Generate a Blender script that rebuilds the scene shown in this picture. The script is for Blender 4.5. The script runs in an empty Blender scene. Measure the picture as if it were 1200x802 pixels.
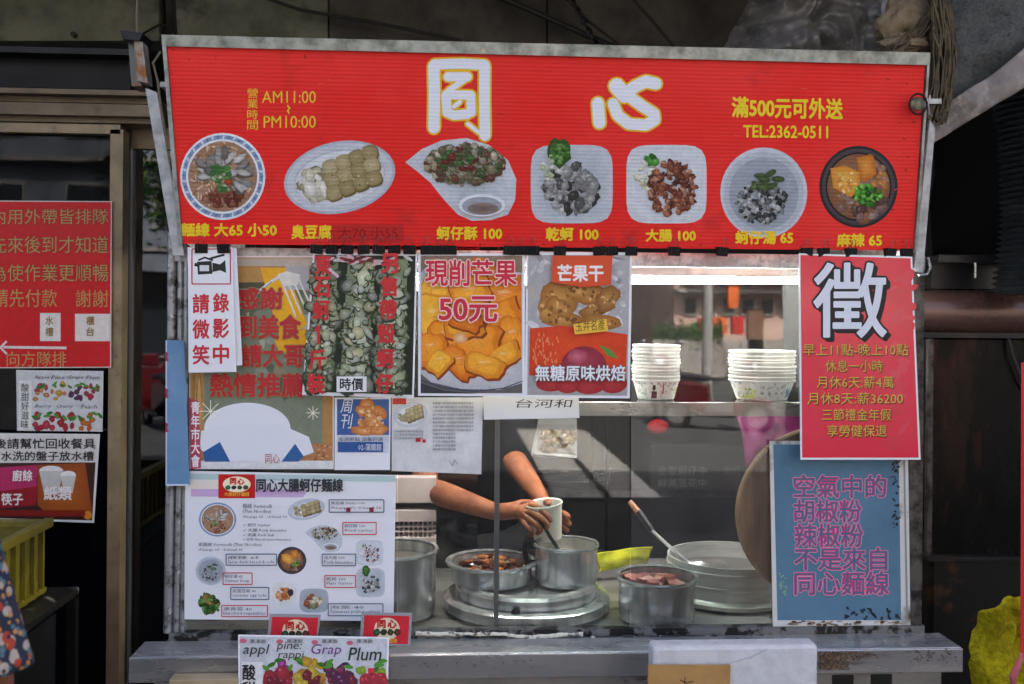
import bpy, bmesh, math, random
from mathutils import Vector, Matrix, noise
S = bpy.context.scene
COL = S.collection
PI = math.pi
# ---------------------------------------------------------------- camera
D, F = 2.40, 1160.0            # metres to the stall front, focal length in photo pixels (1200 wide)
HY = 370.0                     # row of the horizon
TH, RO = math.radians(3.4), 0.0083
FW = Vector((math.sin(TH), math.cos(TH), 0)); RT0 = Vector((math.cos(TH), -math.sin(TH), 0)); UP0 = Vector((0, 0, 1))
RT = RT0*math.cos(RO) + UP0*math.sin(RO)
UP = UP0*math.cos(RO) - RT0*math.sin(RO)
CAM = Vector((-D*math.sin(TH), -D*math.cos(TH), 1.60))
cd = bpy.data.cameras.new('camera'); cam = bpy.data.objects.new('camera', cd); COL.objects.link(cam)
m = Matrix((RT, UP, -FW)).transposed().to_4x4(); m.translation = CAM; cam.matrix_world = m
cd.sensor_width = 36; cd.lens = 36*F/1200; cd.shift_y = -(401-HY)/1200; cd.clip_end = 500; cd.clip_start = .05
cd.dof.use_dof = True; cd.dof.focus_distance = 2.42; cd.dof.aperture_fstop = 4.0
S.camera = cam
# ---------------------------------------------------------------- light
SUN_EL, SUN_AZ = 52, 14
S.world = bpy.data.worlds.new('World'); S.world.use_nodes = True
nt = S.world.node_tree; bg = nt.nodes['Background']
sky = nt.nodes.new('ShaderNodeTexSky'); sky.sky_type = 'NISHITA'; sky.sun_disc = False
sky.sun_elevation = math.radians(SUN_EL); sky.sun_rotation = math.radians(SUN_AZ); sky.dust_density = 7; sky.air_density = .55; sky.ozone_density = .3
nt.links.new(sky.outputs[0], bg.inputs[0]); bg.inputs[1].default_value = 0.13
sl = bpy.data.lights.new('sun', 'SUN'); sl.energy = 4.0; sl.angle = math.radians(.5); sl.color = (1, .95, .87)
sun = bpy.data.objects.new('sun', sl); COL.objects.link(sun)
sun_dir = Vector((math.sin(math.radians(SUN_AZ))*math.cos(math.radians(SUN_EL)), math.cos(math.radians(SUN_AZ))*math.cos(math.radians(SUN_EL)), math.sin(math.radians(SUN_EL))))
sun.rotation_euler = sun_dir.to_track_quat('Z', 'Y').to_euler(); sun.location = (0, 10, 20)
S.view_settings.view_transform = 'Standard'; S.view_settings.look = 'None'; S.view_settings.exposure = 2.88; S.view_settings.gamma = 1
S.cycles.max_bounces = 8; S.cycles.transparent_max_bounces = 12; S.cycles.sample_clamp_indirect = 6
# ---------------------------------------------------------------- pixel <-> place
def ray(px, py): return (FW + RT*((px-600)/F) + UP*((HY-py)/F)).normalized()
def on(px, py, Y):
    d = ray(px, py); return CAM + d*((Y-CAM.y)/d.y)
def onz(px, py, Z):
    d = ray(px, py); return CAM + d*((Z-CAM.z)/d.z)
def refl(px, py, T, Yg=0.0):      # the real spot whose mirror image in glass at Yg appears at (px,py)
    p = on(px, py, T); return Vector((p.x, 2*Yg-T, p.z))
class Plane:
    def __init__(s, a, b, c):
        s.p = a; s.n = (b-a).cross(c-a).normalized()
        if s.n.y > 0: s.n = -s.n
    def at(s, px, py, off=0.0):
        d = ray(px, py); t = (s.p-CAM).dot(s.n)/d.dot(s.n); return CAM + d*t + s.n*off
def vplane(Y, tilt=0.0, ref=(600, 400)):
    a = on(ref[0], ref[1], Y); return Plane(a, a+Vector((1, 0, 0)), a+Vector((0, tilt, 1)))
# ---------------------------------------------------------------- colour, materials
def C(h, k=1.0):
    if not isinstance(h, str): return (h[0], h[1], h[2], 1)
    h = h.lstrip('#'); v = [int(h[i:i+2], 16)/255 for i in (0, 2, 4)]
    return tuple([k*(c/12.92 if c <= .04045 else ((c+.055)/1.055)**2.4) for c in v]+[1])
def mixc(a, b, t): return tuple(a[i]*(1-t)+b[i]*t for i in range(3))+(1,)
MATS = {}
def mat(name, col, rough=.5, metal=0.0, col2=None, scale=12, detail=6, thr=(.42, .62), bump=0.0, bscale=None, dirt_or_glint=None, dscale=5, dthr=(.55, .7), stretch=None, coat=0, emit=None, rvar=0.0, wave=None, attr=False, trans=0, spec=.5):
    if name in MATS: return MATS[name]
    M = bpy.data.materials.new(name); M.use_nodes = True; MATS[name] = M
    N, L = M.node_tree.nodes, M.node_tree.links; P = N['Principled BSDF']
    P.inputs['Roughness'].default_value = rough; P.inputs['Metallic'].default_value = metal
    P.inputs['Coat Weight'].default_value = coat; P.inputs['Coat Roughness'].default_value = .08
    P.inputs['Specular IOR Level'].default_value = spec
    P.inputs['Transmission Weight'].default_value = trans
    tc = N.new('ShaderNodeTexCoord'); mp = N.new('ShaderNodeMapping'); L.new(tc.outputs['Object'], mp.inputs[0])
    if stretch: mp.inputs['Scale'].default_value = stretch
    def noi(sc, de=6, src=mp):
        n = N.new('ShaderNodeTexNoise'); n.inputs['Scale'].default_value = sc; n.inputs['Detail'].default_value = de; n.inputs['Roughness'].default_value = .62
        L.new(src.outputs[0], n.inputs[0]); return n
    def ramp(src, a, b):
        r = N.new('ShaderNodeMapRange'); r.inputs[1].default_value = a; r.inputs[2].default_value = b; L.new(src, r.inputs[0]); return r.outputs[0]
    def mix(f, a, b):
        x = N.new('ShaderNodeMix'); x.data_type = 'RGBA'
        L.new(f, x.inputs[0])
        for i, v in ((6, a), (7, b)):
            if isinstance(v, tuple): x.inputs[i].default_value = v
            else: L.new(v, x.inputs[i])
        return x.outputs[2]
    base = C(col)
    cur = base
    if attr:
        a = N.new('ShaderNodeAttribute'); a.attribute_name = 'Col'; cur = a.outputs['Color']
    if col2: cur = mix(ramp(noi(scale, detail).outputs[0], *thr), cur, C(col2))
    if dirt_or_glint:
        cur = mix(ramp(noi(dscale, 8).outputs[0], *dthr), cur, C(dirt_or_glint))
    if isinstance(cur, tuple): P.inputs['Base Color'].default_value = cur
    else: L.new(cur, P.inputs['Base Color'])
    if rvar:
        r = N.new('ShaderNodeMapRange'); r.inputs[1].default_value = .3; r.inputs[2].default_value = .7; r.inputs[3].default_value = max(.02, rough-rvar); r.inputs[4].default_value = min(1, rough+rvar)
        L.new(noi(7, 5).outputs[0], r.inputs[0]); L.new(r.outputs[0], P.inputs['Roughness'])
    h = None
    if bump:
        b = N.new('ShaderNodeBump'); b.inputs['Strength'].default_value = 1; b.inputs['Distance'].default_value = bump
        L.new(noi(bscale or scale, 5).outputs[0], b.inputs['Height']); h = b
        L.new(b.outputs[0], P.inputs['Normal'])
    if wave:       # (bands per metre axis Z, depth)
        w = N.new('ShaderNodeTexWave'); w.wave_type = 'BANDS'; w.bands_direction = wave[2] if len(wave) > 2 else 'Z'
        w.inputs['Scale'].default_value = wave[0]; L.new(tc.outputs['Object'], w.inputs[0])
        b = N.new('ShaderNodeBump'); b.inputs['Strength'].default_value = 1; b.inputs['Distance'].default_value = wave[1]
        L.new(w.outputs['Fac'], b.inputs['Height'])
        if h: L.new(h.outputs[0], b.inputs['Normal'])
        L.new(b.outputs[0], P.inputs['Normal'])
    if emit:
        P.inputs['Emission Color'].default_value = C(emit[0]); P.inputs['Emission Strength'].default_value = emit[1]
    return M
def glass_mat(name, refl_fac, tint='#ffffff', rough=.0, bump=0.0, dirt_or_glint=None):
    M = bpy.data.materials.new(name); M.use_nodes = True; N, L = M.node_tree.nodes, M.node_tree.links
    N.remove(N['Principled BSDF']); out = N['Material Output']
    t = N.new('ShaderNodeBsdfTransparent'); t.inputs[0].default_value = C(tint)
    g = N.new('ShaderNodeBsdfGlossy'); g.inputs['Roughness'].default_value = rough
    fr = N.new('ShaderNodeFresnel'); fr.inputs[0].default_value = 1.5
    mu = N.new('ShaderNodeMath'); mu.operation = 'MULTIPLY'; mu.inputs[1].default_value = refl_fac/.04; L.new(fr.outputs[0], mu.inputs[0]); mu.use_clamp = True
    mx = N.new('ShaderNodeMixShader'); L.new(mu.outputs[0], mx.inputs[0]); L.new(t.outputs[0], mx.inputs[1]); L.new(g.outputs[0], mx.inputs[2])
    last = mx
    if dirt_or_glint:
        tc = N.new('ShaderNodeTexCoord'); n = N.new('ShaderNodeTexNoise'); n.inputs['Scale'].default_value = 3.5; n.inputs['Detail'].default_value = 9; n.inputs['Roughness'].default_value = .7
        L.new(tc.outputs['Object'], n.inputs[0])
        r = N.new('ShaderNodeMapRange'); r.inputs[1].default_value = .38; r.inputs[2].default_value = .75; r.inputs[3].default_value = 0; r.inputs[4].default_value = dirt_or_glint; L.new(n.outputs[0], r.inputs[0])
        d = N.new('ShaderNodeBsdfDiffuse'); d.inputs[0].default_value = C('#b9b6ae')
        m2 = N.new('ShaderNodeMixShader'); L.new(r.outputs[0], m2.inputs[0]); L.new(mx.outputs[0], m2.inputs[1]); L.new(d.outputs[0], m2.inputs[2]); last = m2
    if bump:
        tc = N.new('ShaderNodeTexCoord'); n = N.new('ShaderNodeTexNoise'); n.inputs['Scale'].default_value = 2.5; L.new(tc.outputs['Object'], n.inputs[0])
        b = N.new('ShaderNodeBump'); b.inputs['Distance'].default_value = bump; L.new(n.outputs[0], b.inputs['Height']); L.new(b.outputs[0], g.inputs['Normal'])
    L.new(last.outputs[0], out.inputs[0]); MATS[name] = M; return M
steel = mat('stainless_steel', '#b9b8b4', .3, .65, rvar=.1, col2='#a5a5a3', scale=5, bump=.0002, bscale=30, stretch=(.6, 3, 3))
steel_dirty = mat('stained_steel', '#a19f9b', .34, .6, rvar=.1, col2='#85837f', scale=5, stretch=(.8, 2.5, 2.5), dirt_or_glint='#2f2016', dscale=6, dthr=(.58, .70), bump=.0003, bscale=30)
pot_metal = mat('pot_aluminium', '#dedfe0', .2, .68, rvar=.06, col2='#b4b6b8', scale=9, stretch=(3, 3, .25))  # upright streaks in the colour imitate soft reflections on smooth metal
galv = mat('galvanised_metal', '#aeb2ac', .42, .65, rvar=.15, col2='#7f8580', scale=30, dirt_or_glint='#8f8560', dscale=9, dthr=(.58, .74))
grey_paint = mat('worn_grey_paint', '#b3b4b1', .5, .2, col2='#8c8d89', scale=25, dirt_or_glint='#4c443a', dscale=17, dthr=(.62, .7), bump=.0006)
dark_metal = mat('dark_metal', '#17181a', .4, .5, rvar=.12, dirt_or_glint='#2d241b', dscale=8)
black_pl = mat('black_plastic', '#0b0b0c', .35)
PRINT = mat('printed_film', '#ffffff', .38, attr=True, coat=.03, bump=.0012, bscale=7, spec=.3)
PRINT2 = mat('printed_paper', '#ffffff', .6, attr=True, spec=.3)
def grain(M):
    N, L = M.node_tree.nodes, M.node_tree.links; P = N['Principled BSDF']; src = P.inputs['Base Color'].links[0].from_socket
    tc = N.new('ShaderNodeTexCoord'); last = src
    for sc_, lo, hi in ((300, .93, 1.06), (60, .92, 1.07)):
        n = N.new('ShaderNodeTexNoise'); n.inputs['Scale'].default_value = sc_; n.inputs['Detail'].default_value = 4; L.new(tc.outputs['Object'], n.inputs[0])
        r = N.new('ShaderNodeMapRange'); r.inputs[1].default_value = .32; r.inputs[2].default_value = .68; r.inputs[3].default_value = lo; r.inputs[4].default_value = hi; L.new(n.outputs[0], r.inputs[0])
        v = N.new('ShaderNodeVectorMath'); v.operation = 'SCALE'; L.new(last, v.inputs[0]); L.new(r.outputs[0], v.inputs['Scale']); last = v.outputs[0]
    L.new(last, P.inputs['Base Color']); return M
PHOTO = grain(mat('printed_photo', '#ffffff', .4, attr=True, coat=.04, bump=.0012, bscale=7, spec=.25))
SIGNPH = grain(mat('printed_corrugated_photo', '#ffffff', .5, attr=True, wave=(36, .00035), spec=.2))
SIGNP = mat('printed_corrugated', '#ffffff', .5, attr=True, wave=(36, .00028), spec=.2)
# ---------------------------------------------------------------- things, parts
def tag(o, label=None, cat=None, group=None, kind=None):
    if label: o['label'] = label
    if cat: o['category'] = cat
    if group: o['group'] = group
    if kind: o['kind'] = kind
    return o
def thing(name, label, cat, loc=(0, 0, 0), group=None):
    o = bpy.data.objects.new(name, None); COL.objects.link(o); o.location = loc; o.empty_display_size = .05
    return tag(o, label, cat, group)
def wloc(p):
    v = Vector((0, 0, 0))
    while p is not None: v += Vector(p.location); p = p.parent
    return v
def copy_thing(root, loc, label, group=None):
    r = root.copy(); COL.objects.link(r); r.location = loc; r['label'] = label
    if group: r['group'] = group
    for ch in list(root.children):
        c = ch.copy(); COL.objects.link(c); c.parent = r
        for g in list(ch.children):
            d = g.copy(); COL.objects.link(d); d.parent = c
    return r
class MB:
    def __init__(s): s.v = []; s.f = []; s.c = []
    def add(s, vs, fs, cols=None):
        b = len(s.v); s.v += [Vector(v) for v in vs]; s.f += [tuple(b+i for i in f) for f in fs]
        s.c += cols if cols else [(1, 1, 1, 1)]*len(vs); return s
    def box(s, c, size, rot=None, taper=1.0):
        hx, hy, hz = [q/2 for q in size]; vs = []
        for z in (-1, 1):
            k = taper if z > 0 else 1
            for x, y in ((-1, -1), (1, -1), (1, 1), (-1, 1)): vs.append(Vector((x*hx*k, y*hy*k, z*hz)))
        if rot is not None: vs = [rot @ v for v in vs]
        vs = [v+Vector(c) for v in vs]
        return s.add(vs, [(3, 2, 1, 0), (4, 5, 6, 7), (0, 1, 5, 4), (1, 2, 6, 5), (2, 3, 7, 6), (3, 0, 4, 7)])
    def hexa(s, a, b):   # two quads (front, back) lists of 4
        return s.add(list(a)+list(b), [(0, 1, 2, 3), (7, 6, 5, 4), (0, 4, 5, 1), (1, 5, 6, 2), (2, 6, 7, 3), (3, 7, 4, 0)])
    def tube(s, pts, r, n=8, cap=True, closed=False):
        pts = [Vector(p) for p in pts]; m_ = len(pts); rr = r if isinstance(r, (list, tuple)) else [r]*m_
        base = len(s.v); prev = None
        for i, p in enumerate(pts):
            if closed: t = (pts[(i+1) % m_]-pts[i-1])
            else: t = pts[min(i+1, m_-1)]-pts[max(i-1, 0)]
            t = t.normalized() if t.length > 1e-9 else Vector((0, 0, 1))
            if prev is None:
                u = t.orthogonal().normalized()
            else: u = (prev-t*prev.dot(t)); u = u.normalized() if u.length > 1e-6 else t.orthogonal().normalized()
            prev = u; w = t.cross(u)
            for k in range(n):
                a = 2*PI*k/n; s.v.append(p+(u*math.cos(a)+w*math.sin(a))*rr[i]); s.c.append((1, 1, 1, 1))
        for i in range(m_ if closed else m_-1):
            for k in range(n):
                a = base+i*n+k; b = base+i*n+(k+1) % n; c_ = base+((i+1) % m_)*n+(k+1) % n; d = base+((i+1) % m_)*n+k
                s.f.append((a, b, c_, d))
        if cap and not closed:
            s.f.append(tuple(base+k for k in reversed(range(n)))); s.f.append(tuple(base+(m_-1)*n+k for k in range(n)))
        return s
    def lathe(s, prof, c=(0, 0, 0), n=40, rot=None, jit=0):
        base = len(s.v); c = Vector(c)
        for (r, z) in prof:
            for k in range(n):
                a = 2*PI*k/n; v = Vector((r*math.cos(a), r*math.sin(a), z))
                if rot is not None: v = rot @ v
                s.v.append(v+c); s.c.append((1, 1, 1, 1))
        for i in range(len(prof)-1):
            for k in range(n):
                s.f.append((base+i*n+k, base+i*n+(k+1) % n, base+(i+1)*n+(k+1) % n, base+(i+1)*n+k))
        return s
    def ball(s, c, r, n=8, sc=(1, 1, 1), jit=0, rng=None):
        c = Vector(c); base = len(s.v); rings = max(3, n//2)
        for i in range(rings+1):
            th = PI*i/rings
            for k in range(n):
                a = 2*PI*k/n; q = 1+(rng.uniform(-jit, jit) if jit else 0)
                s.v.append(c+Vector((r*sc[0]*q*math.sin(th)*math.cos(a), r*sc[1]*q*math.sin(th)*math.sin(a), r*sc[2]*q*math.cos(th)))); s.c.append((1, 1, 1, 1))
        for i in range(rings):
            for k in range(n): s.f.append((base+i*n+k, base+(i+1)*n+k, base+(i+1)*n+(k+1) % n, base+i*n+(k+1) % n))
        return s
    def build(s, name, M, parent=None, smooth=False, bevel=0, cols=False):
        me = bpy.data.meshes.new(name); off = wloc(parent) if parent else Vector((0, 0, 0))
        me.from_pydata([v-off for v in s.v], [], s.f); me.update()
        if cols:
            at = me.color_attributes.new('Col', 'FLOAT_COLOR', 'POINT')
            at.data.foreach_set('color', [x for c in s.c for x in c])
        me.materials.append(M)
        if smooth:
            me.polygons.foreach_set('use_smooth', [True]*len(me.polygons))
            bm = bmesh.new(); bm.from_mesh(me)
            for e in bm.edges:
                if len(e.link_faces) == 2 and e.calc_face_angle(0) > .7: e.smooth = False
            bm.to_mesh(me); bm.free()
        o = bpy.data.objects.new(name, me); COL.objects.link(o)
        if parent: o.parent = parent
        if bevel:
            b = o.modifiers.new('bevel', 'BEVEL'); b.width = bevel; b.segments = 2; b.limit_method = 'ANGLE'
        return o
def boxpx(x0, y0, x1, y1, Y0, Y1, mb=None):   # a box whose front face fills those pixels at depth Y0
    mb = mb or MB(); a = on(x0, y0, Y0); b = on(x1, y1, Y0); ym = (y0+y1)/2
    a = on(x0, ym, Y0); b = on(x1, ym, Y0); t = on((x0+x1)/2, y0, Y0).z; u = on((x0+x1)/2, y1, Y0).z
    return mb.box(((a.x+b.x)/2, (Y0+Y1)/2, (t+u)/2), (abs(b.x-a.x), abs(Y1-Y0), abs(t-u)))
def quadbox(P, pts, back, front=0.0, mb=None):
    mb = mb or MB()
    return mb.hexa([P.at(x, y, front) for x, y in pts][::-1], [P.at(x, y, back) for x, y in pts][::-1])
# ---------------------------------------------------------------- glyphs
GC = {}
def glyphs(s, off=0.0, res=3, shear=0.0):
    k = (s, off, res, shear)
    if k in GC: return GC[k]
    c = bpy.data.curves.new('glyph', 'FONT'); c.body = s; c.resolution_u = res; c.offset = off; c.align_x = 'CENTER'; c.space_line = .92; c.shear = shear
    o = bpy.data.objects.new('glyph', c); COL.objects.link(o)
    dg = bpy.context.evaluated_depsgraph_get(); me = bpy.data.meshes.new_from_object(o.evaluated_get(dg))
    vs = [(v.co.x, v.co.y) for v in me.vertices]; fs = [tuple(p.vertices) for p in me.polygons]
    bpy.data.objects.remove(o); bpy.data.curves.remove(c); bpy.data.meshes.remove(me)
    GC[k] = (vs, fs); return GC[k]
TOP = {}
class Print:
    """flat print on a plane: polygons given in photo pixels, each a few microns above the last"""
    def __init__(s, P, start=.0004, step=4e-6): s.P = P; s.mb = MB(); s.o = max(start, TOP.get(id(P), 0)+2e-4) if step == 2e-5 else start; s.step = step; s.cuts = []; s.ends = []
    def _nx(s): s.o += s.step; return s.o
    def poly(s, pts, col, col2=None):
        o = s._nx(); n = len(pts); c1 = C(col); c2 = C(col2) if col2 else c1
        if n > 4:
            cx = sum(p[0] for p in pts)/n; cy = sum(p[1] for p in pts)/n
            s.mb.add([s.P.at(cx, cy, o)]+[s.P.at(x, y, o) for x, y in pts], [(0, 1+(i+1) % n, 1+i) for i in range(n)], [c1]+[c2]*n)
        else:
            s.mb.add([s.P.at(x, y, o) for x, y in pts], [tuple(reversed(range(n)))], [c1]*n)
        return s
    def rect(s, x0, y0, x1, y1, col): return s.poly([(x0, y0), (x1, y0), (x1, y1), (x0, y1)], col)
    def blob(s, cx, cy, rx, ry, col, col2=None, rot=0, n=10, jit=.12, rng=random):
        pts = []
        for k in range(n):
            a = 2*PI*k/n; q = 1+rng.uniform(-jit, jit); x = rx*q*math.cos(a); y = ry*q*math.sin(a)
            pts.append((cx+x*math.cos(rot)-y*math.sin(rot), cy+x*math.sin(rot)+y*math.cos(rot)))
        return s.poly(pts, col, col2)
    def ell(s, cx, cy, rx, ry, col, col2=None, rot=0, n=36): return s.blob(cx, cy, rx, ry, col, col2, rot, n, 0)
    def seg(s, a, b, w, col, w2=None):
        w2 = w if w2 is None else w2; dx, dy = b[0]-a[0], b[1]-a[1]; l = math.hypot(dx, dy) or 1; nx, ny = -dy/l/2, dx/l/2
        return s.poly([(a[0]+nx*w, a[1]+ny*w), (b[0]+nx*w2, b[1]+ny*w2), (b[0]-nx*w2, b[1]-ny*w2), (a[0]-nx*w, a[1]-ny*w)][::-1], col)
    def path(s, pts, w, col, cap=True):
        for i in range(len(pts)-1): s.seg(pts[i], pts[i+1], w, col)
        if cap:
            for p in pts: s.ell(p[0], p[1], w/2, w/2, col, n=12)
        return s
    def frame(s, x0, y0, x1, y1, w, col):
        for a, b in (((x0, y0), (x1, y0)), ((x1, y0), (x1, y1)), ((x1, y1), (x0, y1)), ((x0, y1), (x0, y0))): s.seg(a, b, w, col)
        return s
    def text(s, t, x0, y0, x1, y1, col, bold=.012, outline=None, ow=.03, dx=0, dy=0, shear=0, slope=0.0, res=3):
        s.cuts.append((len(s.mb.v), len(s.mb.f)))
        if outline:
            s._text(t, x0, y0, x1, y1, outline, bold+ow, dx, dy, shear, slope, res, ref=bold)
        s._text(t, x0, y0, x1, y1, col, bold, 0, 0, shear, slope, res); s.ends.append((len(s.mb.v), len(s.mb.f))); return s
    def _text(s, t, x0, y0, x1, y1, col, off, dx, dy, shear, slope, res, ref=None):
        vs, fs = glyphs(t, 0.0, res, shear); rv = vs
        if not vs: return s
        ax = min(v[0] for v in rv); bx = max(v[0] for v in rv); ay = min(v[1] for v in rv); by = max(v[1] for v in rv)
        kx = (x1-x0)/max(bx-ax, 1e-6); ky = (y1-y0)/max(by-ay, 1e-6)
        rad = max(0, off)*1.15; hgt = max(kx, ky); npass = 1 if rad*hgt < .22 else (4 if rad*hgt < .8 else (8 if rad*hgt < 2.2 else 12))
        for q in range(npass):
            ox, oy = (0, 0) if npass == 1 else (rad*kx*math.cos(2*PI*q/npass+.4), rad*ky*math.sin(2*PI*q/npass+.4))
            if s.step > 1e-5: s.o += 6e-6; o = s.o
            else: o = s._nx()
            s.mb.add([s.P.at(x0+(v[0]-ax)*kx+dx+ox, y1-(v[1]-ay)*ky+dy+oy+slope*(v[0]-ax)*kx, o) for v in vs], fs, [C(col)]*len(vs))
        return s
    def vtext(s, t, cx, y0, y1, w, col, **k):
        n = len(t); h = (y1-y0)/n; c0 = len(s.cuts)
        for i, ch in enumerate(t):
            if ch in '一1l': s.text(ch, cx-w*.16, y0+i*h+h*.06, cx+w*.16, y0+i*h+h*.94, col, **k)
            else: s.text(ch, cx-w/2, y0+i*h+h*.05, cx+w/2, y0+i*h+h*.95, col, **k)
        s.cuts = s.cuts[:c0+1]; s.ends = s.ends[:c0]+[s.ends[-1]]; return s
    def done(s, name, parent, M=None):
        TOP[id(s.P)] = max(TOP.get(id(s.P), 0), s.o)
        if name == 'lettering' and len(s.cuts) > 1:
            cu = s.cuts+[(len(s.mb.v), len(s.mb.f))]; lo = 0; extra = MB(); used_f = set()
            for i in range(len(s.cuts)):
                (v0, f0), (v1, f1) = s.cuts[i], s.ends[i]
                m_ = MB(); m_.v = s.mb.v[v0:v1]; m_.c = s.mb.c[v0:v1]; m_.f = [tuple(k-v0 for k in f) for f in s.mb.f[f0:f1]]; m_.build('text_line', M or PRINT, parent, cols=True)
                used_f.update(range(f0, f1))
            rest = [f for i, f in enumerate(s.mb.f) if i not in used_f]
            if rest:
                ids = sorted({k for f in rest for k in f}); mp = {k: i for i, k in enumerate(ids)}
                m_ = MB(); m_.v = [s.mb.v[k] for k in ids]; m_.c = [s.mb.c[k] for k in ids]; m_.f = [tuple(mp[k] for k in f) for f in rest]; m_.build('marking', M or PRINT, parent, cols=True)
            return None
        return s.mb.build(name, M or (PHOTO if name in ('picture', 'food_photo') else PRINT), parent, cols=True) if s.mb.v else None
def sheet(name, label, cat, corners, P, M, thick=.0015, group=None, part='sheet'):
    c = P.at(sum(p[0] for p in corners)/4, max(p[1] for p in corners))
    r = thing(name, label, cat, c, group)
    quadbox(P, corners, -thick).build(part, M, r)
    return r
# ---------------------------------------------------------------- food photographs printed on signs
def rr(rng, a, b): return rng.uniform(a, b)
def scatter(pr, rng, n, cx, cy, rx, ry, sr, cols, asp=(.5, 1), jit=.25, edge=.6, nn=8):
    for _ in range(n):
        a = rr(rng, 0, 2*PI); q = math.sqrt(rng.random()); w = sr*rr(rng, .6, 1.3); c = rng.choice(cols)
        ce = mixc(C(c), C('#2a2018'), 1-edge)
        x, y, h, ro = cx+rx*q*math.cos(a), cy+ry*q*math.sin(a), w*rr(rng, *asp), rr(rng, 0, PI)
        if w > 1.6: pr.blob(x+.3, y+w*.18, w*1.12, h*1.15, mixc(C(c), C('#1c1410'), .45), None, ro, 7, jit, rng)
        pr.blob(x, y, w, h, C(c), ce, rot=ro, n=nn, jit=jit, rng=rng)
        if w > 2.2: pr.blob(x-w*.18, y-h*.25, w*.32, h*.26, mixc(C(c), C('#ffffff'), .2), C(c), ro, 6, .2, rng)
def plate_poly(cx, cy, rx, ry, p=4, n=40, rot=0):
    out = []
    for k in range(n):
        a = 2*PI*k/n; ca, sa = math.cos(a), math.sin(a); q = 1/((abs(ca)**p+abs(sa)**p)**(1/p)); x = rx*q*ca; y = ry*q*sa
        out.append((cx+x*math.cos(rot)-y*math.sin(rot), cy+x*math.sin(rot)+y*math.cos(rot)))
    return out
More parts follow.
